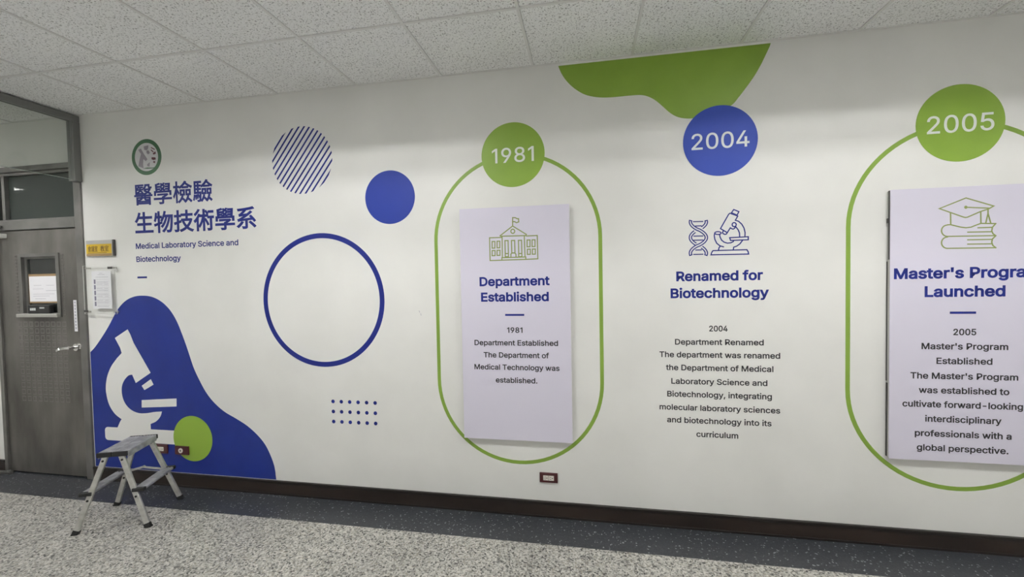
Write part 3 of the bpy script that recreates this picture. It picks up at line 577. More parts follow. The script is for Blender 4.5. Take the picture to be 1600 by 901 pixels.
# hanging glass smoke barrier across the corridor, in a grey metal frame
e = empty('smoke_barrier', (-0.57, 0, H))
tag(e, 'clear hanging glass barrier in a grey metal frame, dropping from the ceiling beside the door', 'glass barrier')
bm = bmesh.new(); box(bm, -0.597, -0.545, Y_FAR + 0.001, -0.001, H - 0.052, H - 0.006, 0.002)
link_mesh('top_rail', bm, 'grey_metal', e)
for y0 in (-0.05, Y_FAR + 0.001):
    bm = bmesh.new(); box(bm, -0.603, -0.543, y0, y0 + 0.049, 2.345, H - 0.053, 0.003)
    link_mesh('end_post', bm, 'grey_metal', e)
bm = bmesh.new(); box(bm, -0.574, -0.568, Y_FAR + 0.051, -0.051, 2.36, H - 0.053)
g = link_mesh('glass_pane', bm, 'glass', e)
bm = bmesh.new(); box(bm, -0.5745, -0.5675, Y_FAR + 0.051, -0.051, 2.3565, 2.3600)
link_mesh('polished_edge', bm, 'glass_edge', e)

# ------------------------------------------------------------------ steel door with transom window
door = empty('door_1', (-1.0, 0, 0)); tag(door, kind='structure')
bm = bmesh.new()
box(bm, -0.622, DOOR_X1 - 0.002, -0.014, 0.10, 0.0, DOOR_TOP, 0.003)
box(bm, DOOR_X0 + 0.002, -1.432, -0.014, 0.10, 0.0, DOOR_TOP, 0.003)
box(bm, -1.432, -0.622, -0.014, 0.10, 1.998, 2.072, 0.003)
box(bm, -1.432, -0.622, -0.014, 0.10, 2.462, DOOR_TOP, 0.003)
link_mesh('door_frame', bm, 'steel_frame', door)
leaf = None
# leaf with a rectangular opening for the vision panel
WX0, WX1, WZ0, WZ1 = -1.205, -0.83, 1.305, 1.79
bm = bmesh.new()
LX0, LX1, LZ0, LZ1 = -1.430, -0.626, 0.012, 1.993
box(bm, LX0, WX0, 0.002, 0.045, LZ0, LZ1); box(bm, WX1, LX1, 0.002, 0.045, LZ0, LZ1)
box(bm, WX0, WX1, 0.002, 0.045, LZ0, WZ0); box(bm, WX0, WX1, 0.002, 0.045, WZ1, LZ1)
leaf = link_mesh('door_leaf', bm, 'steel', door)
# embossed squares on the leaf, in lighter steel that paints in their highlights
bm = bmesh.new()
def square_ring(cx, cz, s, wd, y):
    o_ = [(cx - s, cz - s), (cx + s, cz - s), (cx + s, cz + s), (cx - s, cz + s)]
    i_ = [(cx - s + wd, cz - s + wd), (cx + s - wd, cz - s + wd), (cx + s - wd, cz + s - wd), (cx - s + wd, cz + s - wd)]
    ring(bm, o_, i_, 0.002, y)
for c in range(9):
    for r in range(12):
        square_ring(-1.245 + c * 0.0565, 1.235 - r * 0.0555, 0.020, 0.006, 0.0008)
for r in range(18):
    square_ring(-1.258, 1.785 - r * 0.0275, 0.009, 0.003, -0.0002)
    square_ring(-0.782, 1.785 - r * 0.0275, 0.009, 0.003, -0.0002)
link_mesh('embossed_pattern', bm, 'emboss_highlight', leaf)
bm = bmesh.new()
o_ = [(WX0 - 0.02, WZ0 - 0.012), (WX1 + 0.02, WZ0 - 0.012), (WX1 + 0.02, WZ1 + 0.015), (WX0 - 0.02, WZ1 + 0.015)]
i_ = [(WX0 + 0.012, WZ0 + 0.02), (WX1 - 0.012, WZ0 + 0.02), (WX1 - 0.012, WZ1 - 0.012), (WX0 + 0.012, WZ1 - 0.012)]
ring(bm, o_, i_, 0.03, -0.008)
o_ = [(WX0 + 0.013, WZ0 + 0.021), (WX1 - 0.013, WZ0 + 0.021), (WX1 - 0.013, WZ1 - 0.013), (WX0 + 0.013, WZ1 - 0.013)]
i_ = [(WX0 + 0.038, WZ0 + 0.022), (WX1 - 0.018, WZ0 + 0.022), (WX1 - 0.018, WZ1 - 0.028), (WX0 + 0.038, WZ1 - 0.028)]
ring(bm, o_, i_, 0.03, 0.012)
link_mesh('vision_frame', bm, 'steel_frame', leaf)
bm = bmesh.new(); box(bm, WX0 + 0.001, WX1 - 0.001, 0.020, 0.028, WZ0 + 0.001, WZ1 - 0.001)
link_mesh('vision_pane', bm, 'door_pane', leaf)
bm = bmesh.new(); box(bm, WX0 - 0.03, WX1 + 0.01, -0.030, 0.012, WZ0 - 0.012, WZ0 + 0.016, 0.003)
link_mesh('vision_sill', bm, 'steel_bright', leaf)
# lever handle with round rose and latch plate
hd = link_mesh('handle', (lambda b: (tube_between(b, (-0.676, 0.002, 1.052), (-0.676, -0.012, 1.052), 0.028, 24), tube_between(b, (-0.676, -0.012, 1.052), (-0.676, -0.060, 1.052), 0.011, 16), b)[-1])(bmesh.new()), 'chrome', leaf)
bm = bmesh.new()
pth = [(-0.672, -0.058, 1.054), (-0.715, -0.062, 1.052), (-0.76, -0.060, 1.044), (-0.80, -0.055, 1.028)]
for a, b in zip(pth[:-1], pth[1:]):
    bar_between(bm, a, b, 0.022, 0.012, (0, 0, 1), 0.004)
link_mesh('lever', bm, 'chrome', hd)
bm = bmesh.new(); box(bm, -0.632, -0.616, -0.020, 0.001, 1.040, 1.064, 0.003)
link_mesh('latch', bm, 'chrome', leaf)
# door closer body at the top of the leaf
cl = link_mesh('door_closer', box(bmesh.new(), -1.43, -1.338, -0.045, 0.001, 1.936, 1.972, 0.004), 'white_film', leaf)
bm = bmesh.new(); bar_between(bm, (-1.40, -0.03, 1.978), (-1.36, -0.02, 2.035), 0.02, 0.006, (1, 0, 0), 0.001)
link_mesh('closer_arm', bm, 'dark_edge', cl)

tw = empty('window_1', (-1.0, 0.02, 2.27)); tag(tw, kind='structure')
bm = bmesh.new()
o_ = [(-1.431, 2.073), (-0.623, 2.073), (-0.623, 2.461), (-1.431, 2.461)]
i_ = [(-1.415, 2.085), (-0.635, 2.085), (-0.635, 2.44), (-1.415, 2.44)]
ring(bm, o_, i_, 0.05, 0.004)
box(bm, -1.372, -1.342, 0.0, 0.03, 2.086, 2.439, 0.002)
link_mesh('window_frame', bm, 'steel_frame', tw)
bm = bmesh.new(); box(bm, -1.414, -0.636, 0.031, 0.037, 2.086, 2.439)
link_mesh('pane', bm, 'pane', tw)

# floor-level door stop
e = empty('door_stop', (-1.46, -0.03, 0)); tag(e, 'dark metal door stop bar lying at the left foot of the steel door', 'door stop')
bm = bmesh.new(); box(bm, -1.56, -1.37, -0.045, -0.018, 0.0, 0.022, 0.004)
link_mesh('bar', bm, 'dark_edge', e)
bm = bmesh.new(); tube_between(bm, (-1.395, -0.032, 0.022), (-1.395, -0.032, 0.030), 0.012, 12)
link_mesh('pin', bm, 'grey_metal', e)

# notice in the vision panel (its two square codes are left out)
bm = bmesh.new(); box(bm, -1.162, -0.852, 0.0165, 0.0195, 1.405, 1.640)
e = tag(link_mesh('cardboard_backing', bm, 'bronze'), 'thin brown backing card behind the white notice in the door window', 'card')
bm = bmesh.new(); box(bm, -1.155, -0.858, 0.0145, 0.0164, 1.417, 1.621)
e = tag(link_mesh('door_notice', bm, 'paper'), 'white printed notice sheet taped in the steel door window', 'notice')
bm = bmesh.new()
for z, x0, x1 in ((1.548, -1.11, -1.03), (1.548, -0.98, -0.90), (1.520, -1.12, -1.01), (1.505, -0.985, -0.88), (1.478, -1.12, -0.90), (1.462, -1.12, -0.95), (1.440, -1.10, -0.99)):
    box(bm, x0, x1, 0.0140, 0.0144, z - 0.0016, z + 0.0016)
link_mesh('printed_lines', bm, 'print_grey', e)

e = empty('electronic_device', (-1.01, 0.0, 1.34)); tag(e, 'small black electronic box with pale display marks on the door window sill', 'device')
bm = bmesh.new(); box(bm, -1.123, -0.900, -0.022, 0.009, 1.3215, 1.392, 0.005)
link_mesh('case', bm, 'rubber', e)
for xs_, z0, z1, dw in ((-1.098, 1.347, 1.367, 0.017), (-1.000, 1.362, 1.374, 0.014)):
    bm = bmesh.new()
    for i in range(3):
        box(bm, xs_ + i * (dw + 0.003), xs_ + i * (dw + 0.003) + dw, -0.0232, -0.0222, z0, z1)
    link_mesh('display', bm, 'device_white', e)

bm = bmesh.new(); box(bm, -0.693, -0.663, 0.0003, 0.0018, 1.178, 1.426)
e = tag(link_mesh('label_strip', bm, 'paper'), 'narrow upright white label strip with dark characters above the door handle', 'label')
bm = bmesh.new()
for k in range(9):
    zc = 1.408 - k * 0.0255
    for dx0, dx1, dz in ((-0.008, 0.008, 0.006), (-0.008, 0.008, 0.0), (-0.006, 0.007, -0.006), (-0.0012, 0.0012, 0.0)):
        h_ = 0.0012 if dx1 - dx0 > 0.005 else 0.008
        box(bm, -0.678 + dx0, -0.678 + dx1, -0.0001, 0.0002, zc + dz - h_, zc + dz + h_)
link_mesh('characters', bm, 'print_dark', e)

# ------------------------------------------------------------------ room sign and notice holder beside the door
e = empty('room_sign', (-0.39, 0, 1.83)); tag(e, 'yellow and silver room sign with dark characters on the wall right of the door', 'sign')
bm = bmesh.new(); box(bm, -0.517, -0.268, -0.016, 0.0, 1.766, 1.888, 0.001)
link_mesh('holder', bm, 'silver', e)
bm = bmesh.new(); box(bm, -0.515, -0.274, -0.0172, -0.0162, 1.785, 1.858)
yp = link_mesh('yellow_plate', bm, 'yellow', e)
lettering('characters', [('會議室', -0.498, -0.405, 0, None, (1.799, 1.845)), ('教室', -0.378, -0.300, 0, None, (1.799, 1.845))], 'brown_text', -0.0173, -0.0178, yp, 0.0008)
bm = bmesh.new(); box(bm, -0.498, -0.32, -0.0176, -0.0173, 1.789, 1.792)
link_mesh('small_print', bm, 'brown_text', yp)
bm = bmesh.new(); box(bm, -0.515, -0.274, -0.0172, -0.0162, 1.767, 1.784)
link_mesh('bottom_strip', bm, 'bronze', e)
bm = bmesh.new(); box(bm, -0.505, -0.455, -0.0168, -0.0162, 1.870, 1.876)
link_mesh('top_print', bm, 'print_grey', e)
bm = bmesh.new(); box(bm, -0.2675, -0.256, -0.017, 0.0, 1.765, 1.889, 0.001)
link_mesh('end_cap', bm, 'dark_edge', e)

e = empty('notice_holder', (-0.38, 0, 1.5)); tag(e, 'clear acrylic notice holder on standoffs on the wall below the yellow sign', 'notice holder')
AX0, AX1, AZ0, AZ1 = -0.545, -0.235, 1.318, 1.692
bm = bmesh.new(); box(bm, AX0, AX1, -0.026, -0.023, AZ0, AZ1)
link_mesh('acrylic_sheet', bm, 'acrylic', e)
bm = bmesh.new()
o_ = [(AX0 - 0.0012, AZ0 - 0.0012), (AX1 + 0.0012, AZ0 - 0.0012), (AX1 + 0.0012, AZ1 + 0.0012), (AX0 - 0.0012, AZ1 + 0.0012)]
i_ = [(AX0, AZ0), (AX1, AZ0), (AX1, AZ1), (AX0, AZ1)]
ring(bm, o_, i_, -0.023, -0.026); link_mesh('acrylic_edge', bm, 'acrylic_edge', e)
for x, z in ((-0.508, 1.674), (-0.262, 1.674), (-0.527, 1.336), (-0.258, 1.332)):
    bm = bmesh.new(); tube_between(bm, (x, 0, z), (x, -0.0228, z), 0.007, 14); tube_between(bm, (x, -0.0262, z), (x, -0.031, z), 0.009, 14)
    link_mesh('standoff', bm, 'steel_bright', e)
for x, z in ((-0.275, 1.672), (-0.520, 1.340)):
    bm = bmesh.new(); box(bm, x - 0.024, x + 0.018, -0.034, -0.0312, z - 0.008, z + 0.009, 0.001)
    link_mesh('clip', bm, 'dark_edge', e)
bm = bmesh.new(); box(bm, -0.468, -0.286, -0.0225, -0.0205, 1.358, 1.650)
pp = tag(link_mesh('schedule_sheet', bm, 'paper'), 'white printed schedule sheet inside the clear notice holder', 'paper sheet')
bm = bmesh.new()
for z, x0, x1 in ((1.633, -0.395, -0.365), (1.622, -0.41, -0.345), (1.603, -0.43, -0.31)):
    box(bm, x0, x1, -0.0229, -0.0226, z - 0.0015, z + 0.0015)
for r in range(14):
    z = 1.585 - r * 0.0155
    box(bm, -0.425, -0.305, -0.0228, -0.0226, z - 0.0006, z + 0.0006)
    if r % 3:
        box(bm, -0.425, -0.37 + 0.03 * (r % 2), -0.0229, -0.0226, z - 0.008, z - 0.0055)
        box(bm, -0.35, -0.315, -0.0229, -0.0226, z - 0.009, z - 0.0065)
link_mesh('table_lines', bm, 'print_grey', pp)
bm = bmesh.new()
for r in range(5):
    z = 1.585 - r * 0.043
    box(bm, -0.449, -0.433, -0.0229, -0.0226, z - 0.034, z)
link_mesh('heading_column', bm, 'print_dark', pp)

# ------------------------------------------------------------------ mural films on the wall
F1, F2, F3, F4 = -0.0006, -0.0012, -0.0018, -0.0024

def film(name, pts, mat, yb, yf, label, cat, group=None):
    bm = bmesh.new(); prism(bm, pts, yb, yf)
    return tag(link_mesh(name, bm, mat), label, cat, group)

blob = smooth_open(BLUE_BLOB) 
blob = [(max(x, -0.548), z) for x, z in blob]
blob = [(-0.548, blob[0][1])] + blob[1:-1] + [(blob[-1][0], 0.106), (-0.548, 0.106)]
film('wall_graphic', blob, 'blue', 0, F1, 'large deep blue wavy shape low on the wall beside the steel door', 'wall graphic')

e = empty('microscope_graphic', (0.0, 0, 0.36)); tag(e, 'big white microscope silhouette on the blue wavy shape above the step stool', 'wall graphic')
bm = bmesh.new(); prism(bm, SCOPE_ARM[:6] + smooth_open(SCOPE_ARM[6:18], 4) + smooth_open(SCOPE_ARM[17:21], 4)[1:] + [SCOPE_ARM[21]] + [SCOPE_ARM[22]] + smooth_open(SCOPE_ARM[23:26], 4) + smooth_open(SCOPE_ARM[25:33], 4)[1:] + SCOPE_ARM[33:], F1, F2)
link_mesh('arm', bm, 'white_film', e)
bm = bmesh.new(); prism(bm, SCOPE_OBJ, F1, F2); link_mesh('objective', bm, 'white_film', e)
bm = bmesh.new(); prism(bm, SCOPE_STAGE, F1, F2); link_mesh('stage', bm, 'white_film', e)
zt, zb2 = 0.425, 0.321
xl = SCOPE_FOOT[0][0]
rr = 0.028
foot = [(0.235, zt), (0.235, 0.318), (0.158, 0.318), (0.158, 0.318)] + [(xl + rr + rr * math.cos(math.radians(a)), zb2 + rr + rr * math.sin(math.radians(a))) for a in (270, 247, 225, 202, 180)] + [(xl + rr + rr * math.cos(math.radians(a)), zt - rr + rr * math.sin(math.radians(a))) for a in (180, 157, 135, 112, 90)]
foot.pop(3)
bm = bmesh.new(); prism(bm, foot, F1, F2 - 0.0001); link_mesh('foot', bm, 'white_film', e)

film('wall_disc', circle(0.374, 0.372, 0.1725), 'lime', F2, F3, 'lime green disc on the blue wavy shape behind a maroon plate', 'wall graphic')
film('wall_disc', circle(2.018, 2.095, 0.179), 'disc_blue', 0, F1, 'plain solid blue disc between striped circle and 1981 badge', 'wall graphic')

bm = bmesh.new(); ring(bm, circle(1.491, 1.406, 0.468, 120), circle(1.491, 1.406, 0.433, 120), 0, F1)
tag(link_mesh('wall_ring', bm, 'navy'), 'large hollow dark blue ring on the wall above the dot grid', 'wall graphic')

# disc of slanted stripes
e = empty('striped_circle', (1.368, 0, 2.386))
ang = math.radians(52.5); dx, dz = math.cos(ang), math.sin(ang); nx, nz = dz, -dx
R_ = 0.234; cx, cz = 1.368, 2.386
for k in range(14):
    c0 = -0.2223 + k * 0.0345; w = 0.0058
    pts = []
    for s, sgn in ((c0 - w, 1), (c0 + w, -1)):
        s = max(-R_ + 0.0001, min(R_ - 0.0001, s))
        h_ = math.sqrt(R_ * R_ - s * s)
        a = (cx + nx * s + dx * h_, cz + nz * s + dz * h_); b = (cx + nx * s - dx * h_, cz + nz * s - dz * h_)
        pts += [a, b] if sgn == 1 else [b, a]
    bm = bmesh.new(); prism(bm, pts, 0, F1); link_mesh('stripe', bm, 'navy', e)
tag(e, 'circle of slanted thin navy stripes high on the wall', 'wall graphic')

e = empty('dot_grid', (1.71, 0, 0.62))
for i in range(6):
    for j in range(3):
        bm = bmesh.new(); prism(bm, circle(1.549 + i * 0.0638, 0.695 - j * 0.0713, 0.0132, 16), 0, F1)
        link_mesh('dot', bm, 'navy', e)
tag(e, 'grid of small navy dots in three rows of six under the big ring', 'wall graphic')

# department title
e = empty('title_lettering', (0.45, 0, 2.1)); tag(e, 'large blue Chinese title lettering in two lines under the round emblem', 'lettering')
lettering('title_line', [('醫學檢驗', -0.062, 0.632, 0, None, (2.138, 2.302))], 'navy', 0, F1, e, 0.0058)
lettering('title_line', [('生物技術學系', -0.066, 0.987, 0, None, (1.924, 2.088))], 'navy', 0, F1, e, 0.0078)
e = empty('subtitle_lettering', (0.38, 0, 1.77)); lettering('subtitle_line', [('Medical Laboratory Science and', -0.068, 0.832, 1.811, 0.0425, None), ('Biotechnology', -0.068, 0.333, 1.7115, 0.0425, None)], 'navy', 0, F1, e, 0.0026)
tag(e, 'small navy English lettering Medical Laboratory Science and Biotechnology under the Chinese title', 'lettering')
bm = bmesh.new(); prism(bm, [(-0.066, 1.587), (0.022, 1.587), (0.022, 1.601), (-0.066, 1.601)], 0, F1)
tag(link_mesh('short_dash', bm, 'navy'), 'short navy dash on the wall under the English subtitle', 'wall graphic')

# round emblem
e = empty('round_emblem', (0.066, 0, 2.497)); tag(e, 'round emblem with a green rim and grey microscope above the Chinese title', 'emblem')
bm = bmesh.new(); prism(bm, circle(0.066, 2.497, 0.134), 0, F1); link_mesh('green_rim', bm, 'logo_green', e)
bm = bmesh.new(); prism(bm, circle(0.066, 2.497, 0.105), F1, F2); link_mesh('pale_ground', bm, 'logo_ground', e)
def lg(pts):
    return [(0.066 + (x - 388) / 252 * 0.134, 2.497 - (y - 450) / 312 * 0.134) for x, y in pts]
bm = bmesh.new()
for pl in ([(255, 315), (300, 295), (340, 380), (405, 490), (375, 520), (335, 480), (325, 560), (330, 640), (245, 600), (262, 520), (285, 440), (300, 390)],
           [(350, 262), (430, 250), (425, 290), (400, 330), (358, 325)], [(395, 345), (430, 340), (452, 385), (420, 405), (395, 380)],
           [(395, 580), (440, 545), (435, 620), (400, 610)]):
    prism(bm, lg(pl), F2, F3)
link_mesh('grey_figure', bm, 'logo_grey', e)
bm = bmesh.new(); prism(bm, lg([(320, 645), (400, 632), (480, 640), (575, 632), (480, 655), (400, 655)]), F2, F3); link_mesh('base_line', bm, 'logo_green', e)
bm = bmesh.new()
for pl in ([(475, 285), (540, 325), (530, 338), (470, 298)], [(472, 325), (515, 365), (505, 378), (468, 340)], [(500, 395), (545, 365), (552, 405), (510, 420)],
           [(478, 460), (540, 468), (545, 505), (505, 512), (474, 495)], [(505, 528), (535, 535), (530, 568), (500, 555)]):
    prism(bm, lg(pl), F2, F3)
link_mesh('red_marks', bm, 'logo_red', e)

# green wave hanging from the ceiling line
gb = smooth_open(GREEN_BLOB)
gb = [(gb[0][0], H - 0.012)] + gb[1:-1] + [(gb[-1][0], H - 0.012)]
film('wall_graphic', gb, 'green', 0, F1, 'wavy green shape hanging from the ceiling line above the 2004 badge', 'wall graphic')

# capsule outlines
def capsule(cx, z0, z1, r, n=40):
    pts = [(cx + r * math.cos(math.pi * i / n), z1 - r + r * math.sin(math.pi * i / n)) for i in range(n + 1)]
    pts += [(cx - r * math.cos(math.pi * i / n), z0 + r - r * math.sin(math.pi * i / n)) for i in range(n + 1)]
    return pts
for cx, lab in ((2.868, 'thin green capsule outline around the left lavender panel'), (5.287, 'thin green capsule outline around the right lavender panel')):
    bm = bmesh.new(); ring(bm, capsule(cx, 0.331, 2.329, 0.543), capsule(cx, 0.354, 2.306, 0.520), 0, F1)
    tag(link_mesh('capsule_outline', bm, 'ring_green'), lab, 'wall graphic')

# year badges
for cx, cz, mat, txt, x0, x1, zb, lab in (
        (2.862, 2.319, 'green', '1981', 2.727, 2.997, 2.2715, 'green round badge with white numerals 1981'),
        (4.089, 2.315, 'badge_blue', '2004', 3.933, 4.248, 2.2705, 'blue round badge with white numerals 2004 below the green wave'),
        (5.280, 2.318, 'green', '2005', 5.129, 5.435, 2.270, 'green round badge with white numerals 2005 above the right panel')):
    bm = bmesh.new(); prism(bm, circle(cx, cz, 0.2035), F1, F2)
    b = tag(link_mesh('year_badge', bm, mat), lab, 'badge')
    lettering('numerals', [(txt, x0, x1, zb, 0.0930, None)], 'numeral', F2, F3, b, 0.0022)

# 2004 column straight on the wall
o = bmesh.new(); strokes(o, ICON_DNA, 0.0062, 0, F1)
tag(link_mesh('dna_icon', o, 'navy'), 'navy line drawing of a double helix under the 2004 badge', 'icon')
o = bmesh.new(); strokes(o, ICON_SCOPE, 0.0066, 0, F1)
tag(link_mesh('microscope_icon', o, 'navy'), 'navy line drawing of a small microscope right of the double helix', 'icon')
e = empty('heading_lettering', (4.08, 0, 1.45)); lettering('heading_line', [('Renamed for', 3.842, 4.318, 1.499, 0.0590, None), ('Biotechnology', 3.809, 4.349, 1.398, 0.0590, None)], 'navy', 0, F1, e, 0.0060)
tag(e, 'bold navy heading Renamed for Biotechnology on the bare wall', 'lettering')
BODY = 0.0345
rows = [('2004', 4.025, 4.127, 1.199), ('Department Renamed', 3.832, 4.322, 1.1185), ('The department was renamed', 3.742, 4.409, 1.042), ('the Department of Medical', 3.779, 4.373, 0.9635),
        ('Laboratory Science and', 3.809, 4.341, 0.881), ('Biotechnology, integrating', 3.785, 4.365, 0.8025), ('molecular laboratory sciences', 3.740, 4.409, 0.722),
        ('and biotechnology into its', 3.783, 4.363, 0.645), ('curriculum', 3.950, 4.183, 0.5635)]
e = empty('paragraph_lettering', (4.08, 0, 0.88)); lettering('paragraph_line', [(t, a, b, z, BODY, None) for t, a, b, z in rows], 'black_text', 0, F1, e, 0.0022)
tag(e, 'small black paragraph beginning 2004 Department Renamed on the bare wall between the panels', 'lettering')

# ------------------------------------------------------------------ raised panels
def panel(x0, x1, z0, z1, label):
    e = empty('display_panel', ((x0 + x1) / 2, 0, (z0 + z1) / 2)); tag(e, label, 'display panel')
    bm = bmesh.new(); box(bm, x0, x1, -0.030, -0.025, z0, z1, 0.0008); link_mesh('printed_board', bm, 'panel', e)
    bm = bmesh.new(); box(bm, x0 + 0.003, x1 - 0.003, -0.0249, -0.0004, z0 + 0.003, z1 - 0.003); link_mesh('foam_backing', bm, 'foam', e)
    return e
PF, PG = -0.0301, -0.0307
e = panel(2.510, 3.2135, 0.497, 1.987, 'left lavender white display panel reading Department Established below the 1981 badge')
o = bmesh.new(); strokes(o, ICON_HALL, 0.0068, PF, PG); link_mesh('hall_icon', o, 'icon_green', e)
lettering('heading_line', [('Department', 2.635, 3.086, 1.488, 0.0590, None), ('Established', 2.643, 3.079, 1.3885, 0.0590, None)], 'navy', PF, PG, e, 0.0060)
bm = bmesh.new(); prism(bm, [(2.799, 1.297), (2.922, 1.297), (2.922, 1.309), (2.799, 1.309)], PF, PG); link_mesh('dash', bm, 'navy', e)
rows = [('1981', 2.810, 2.909, 1.189), ('Department Established', 2.593, 3.132, 1.1075), ('The Department of', 2.652, 3.074, 1.029), ('Medical Technology was', 2.589, 3.139, 0.9505), ('established.', 2.729, 2.998, 0.8675)]
lettering('paragraph_line', [(t, a, b, z, BODY, None) for t, a, b, z in rows], 'black_text', PF, PG, e, 0.0022)

e = panel(4.943, 5.6465, 0.503, 1.977, "right lavender white display panel reading Master's Program Launched, cut by the photo's right edge")
o = bmesh.new(); strokes(o, ICON_CAP, 0.0062, PF, PG); link_mesh('graduation_icon', o, 'icon_green', e)
lettering('heading_line', [("Master's Program", 4.961, 5.629, 1.4925, 0.0590, None), ('Launched', 5.106, 5.471, 1.3935, 0.0590, None)], 'navy', PF, PG, e, 0.0060)
bm = bmesh.new(); prism(bm, [(5.223, 1.303), (5.342, 1.303), (5.342, 1.315), (5.223, 1.315)], PF, PG); link_mesh('dash', bm, 'navy', e)
rows = [('2005', 5.240, 5.344, 1.1885), ("Master's Program", 5.094, 5.487, 1.1115), ('Established', 5.164, 5.418, 1.0325), ("The Master's Program", 5.043, 5.533, 0.951), ('was established to', 5.083, 5.495, 0.873),
        ('cultivate forward-looking', 5.006, 5.556, 0.796), ('interdisciplinary', 5.114, 5.462, 0.7165), ('professionals with a', 5.066, 5.508, 0.6365), ('global perspective.', 5.076, 5.495, 0.558)]
lettering('paragraph_line', [(t, a, b, z, BODY, None) for t, a, b, z in rows], 'black_text', PF, PG, e, 0.0022)
for z0, z1, ya, yb in ((1.60, 1.975, -0.0245, -0.0135), (0.51, 0.92, -0.012, -0.003), (0.93, 1.59, -0.0055, -0.002)):
    bm = bmesh.new(); box(bm, 4.9425, 4.9459, ya, yb, z0, z1); link_mesh('edge_strip', bm, 'dark_edge', e)
bm = bmesh.new(); box(bm, 4.938, 4.9459, -0.021, -0.008, 1.80, 1.825); link_mesh('bracket', bm, 'dark_edge', e)

# ------------------------------------------------------------------ outlets
def plate(name, x0, x1, z0, z1, yb, label, kind):
    e = empty(name, ((x0 + x1) / 2, yb, (z0 + z1) / 2)); tag(e, label, 'outlet')
    bm = bmesh.new(); box(bm, x0, x1, yb - 0.010, yb, z0, z1, 0.003); link_mesh('cover_plate', bm, 'maroon', e)
    xc, zc, yf = (x0 + x1) / 2, (z0 + z1) / 2, yb - 0.010
    if kind == 'socket':
        for s in (-1, 1):
            xx = xc + s * 0.0175
            bm = bmesh.new(); box(bm, xx - 0.0165, xx + 0.0165, yf - 0.003, yf - 0.0001, zc - 0.0155, zc + 0.0155, 0.001); so = link_mesh('socket', bm, 'socket', e)
            bm = bmesh.new()
            box(bm, xx - 0.008, xx - 0.001, yf - 0.0034, yf - 0.0031, zc + 0.0045, zc + 0.0075)
            box(bm, xx - 0.008, xx - 0.001, yf - 0.0034, yf - 0.0031, zc - 0.0075, zc - 0.0045)
            box(bm, xx + 0.004, xx + 0.010, yf - 0.0034, yf - 0.0031, zc - 0.003, zc + 0.003)
            link_mesh('slots', bm, 'slot', so)
    else:
        bm = bmesh.new(); tube_between(bm, (xc - 0.006, yf - 0.0001, zc), (xc - 0.006, yf - 0.004, zc), 0.0185, 24); so = link_mesh('round_jack', bm, 'socket', e)
        bm = bmesh.new(); tube_between(bm, (xc - 0.006, yf - 0.0041, zc), (xc - 0.006, yf - 0.0048, zc), 0.006, 14); link_mesh('jack_hole', bm, 'slot', so)
    return e
plate('wall_outlet', 2.999, 3.1145, 0.225, 0.288, 0, 'maroon double socket outlet alone on the bare wall under the left panel', 'socket')
plate('wall_outlet', 0.017, 0.150, 0.247, 0.3175, F1, 'maroon double socket outlet on blue, partly behind the step stool leg', 'socket')
plate('antenna_outlet', 0.219, 0.341, 0.2465, 0.3125, F3, 'maroon plate with one round jack overlapping the lime green disc', 'jack')

# faint scuff marks on the wall
bm = bmesh.new()
prism(bm, [(2.203, 1.330), (2.208, 1.331), (2.212, 1.318), (2.209, 1.316)], 0, -0.0002); prism(bm, [(2.215, 1.312), (2.219, 1.311), (2.222, 1.298), (2.218, 1.296)], 0, -0.0002)
tag(link_mesh('scuff_mark', bm, 'print_grey'), 'tiny grey scuff mark on the white wall left of the green capsule', 'scuff mark')

# ------------------------------------------------------------------ aluminium step stool
RZ = math.radians(20.2)
st = empty('step_stool', (0.302, -0.389, 0), RZ)
tag(st, 'folding aluminium two-step stool with black feet standing in front of the blue graphic', 'step stool')
LOC = Matrix.Translation((0.302, -0.389, 0)) @ Matrix.Rotation(RZ, 4, 'Z')
def local(name, bm, mat, parent, smooth=False):
    for v in bm.verts:
        v.co = LOC @ v.co
    return link_mesh(name, bm, mat, parent, smooth)
HT = 0.487
def leg_pt(sx, sy, z):
    t = z / 0.467
    return Vector((sx * (0.200 + (0.042 - 0.200) * t), sy * (0.170 + (0.132 - 0.170) * t), z))
for sx in (-1, 1):
    for sy in (-1, 1):
        bm = bmesh.new()
        bar_between(bm, leg_pt(sx, sy, 0.022), leg_pt(sx, sy, 0.462), 0.031, 0.019, (1, 0, 0), 0.005)
        lg_ = local('leg', bm, 'alu', st)
        bm = bmesh.new()
        bar_between(bm, leg_pt(sx, sy, 0.004), leg_pt(sx, sy, 0.026), 0.035, 0.023, (1, 0, 0), 0.003)
        c = leg_pt(sx, sy, 0.0)
        box(bm, c.x - 0.0175, c.x + 0.0175, c.y - 0.013, c.y + 0.013, 0.0, 0.010, 0.002)
        local('rubber_foot', bm, 'rubber', lg_)
        for z in (0.435, 0.200):
            bm = bmesh.new(); c = leg_pt(sx, sy, z)
            tube_between(bm, (c.x, c.y - 0.0125, c.z), (c.x, c.y + 0.0125, c.z), 0.0065, 12)
            local('rivet', bm, 'rubber', lg_)
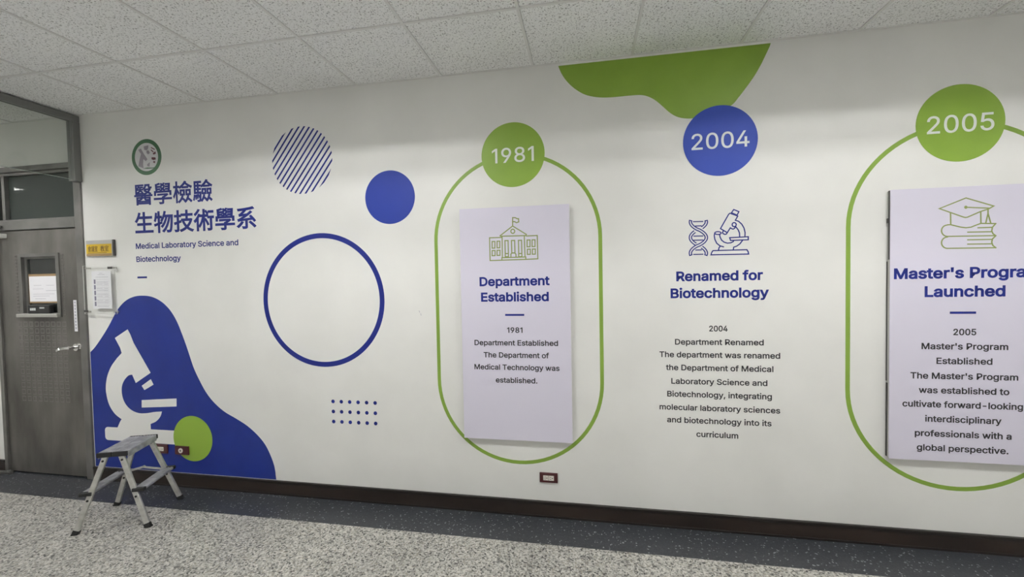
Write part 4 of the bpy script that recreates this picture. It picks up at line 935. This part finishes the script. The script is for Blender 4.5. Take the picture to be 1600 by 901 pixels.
# platform: two hinged halves with black end caps
for sx in (-1, 1):
    bm = bmesh.new()
    box(bm, min(sx * 0.002, sx * 0.083), max(sx * 0.002, sx * 0.083), -0.137, 0.137, 0.467, HT, 0.003)
    for k in range(5):
        x = sx * (0.012 + k * 0.016)
        box(bm, x - 0.0035, x + 0.0035, -0.136, 0.136, HT - 0.001, HT + 0.0012)
    box(bm, min(sx * 0.079, sx * 0.083), max(sx * 0.079, sx * 0.083), -0.137, 0.137, 0.447, 0.468, 0.001)
    pl = local('platform', bm, 'tread', st)
    for sy in (-1, 1):
        bm = bmesh.new()
        box(bm, min(sx * 0.0015, sx * 0.085), max(sx * 0.0015, sx * 0.085), min(sy * 0.1375, sy * 0.150), max(sy * 0.1375, sy * 0.150), 0.458, HT + 0.002, 0.004)
        local('end_cap', bm, 'rubber', pl)
# one step on either side
for sx in (-1, 1):
    bm = bmesh.new()
    xa, xb = sorted((sx * 0.112, sx * 0.178))
    box(bm, xa, xb, -0.140, 0.140, 0.234, 0.249, 0.003)
    for k in range(3):
        x = xa + 0.014 + k * 0.021
        box(bm, x - 0.004, x + 0.004, -0.139, 0.139, 0.2485, 0.2505)
    sp = local('step', bm, 'tread', st)
    for sy in (-1, 1):
        bm = bmesh.new()
        box(bm, xa - 0.002, xb + 0.002, min(sy * 0.1405, sy * 0.166), max(sy * 0.1405, sy * 0.164), 0.229, 0.252, 0.004)
        local('end_cap', bm, 'rubber', sp)
# folding brace between the far pair of legs
for sy in (1,):
    bm = bmesh.new()
    a, b = leg_pt(-1, sy, 0.245), leg_pt(1, sy, 0.245)
    yy = sy * 0.131
    bar_between(bm, (a.x, yy, 0.245), (0.004, yy, 0.272), 0.014, 0.004, (0, 0, 1), 0.0008)
    bar_between(bm, (b.x, yy, 0.245), (-0.004, yy - sy * 0.005, 0.272), 0.014, 0.004, (0, 0, 1), 0.0008)
    br = local('folding_brace', bm, 'alu', st)
    bm = bmesh.new(); tube_between(bm, (0, yy - 0.009, 0.272), (0, yy + 0.006, 0.272), 0.008, 12)
    local('hinge_pin', bm, 'steel_bright', br)
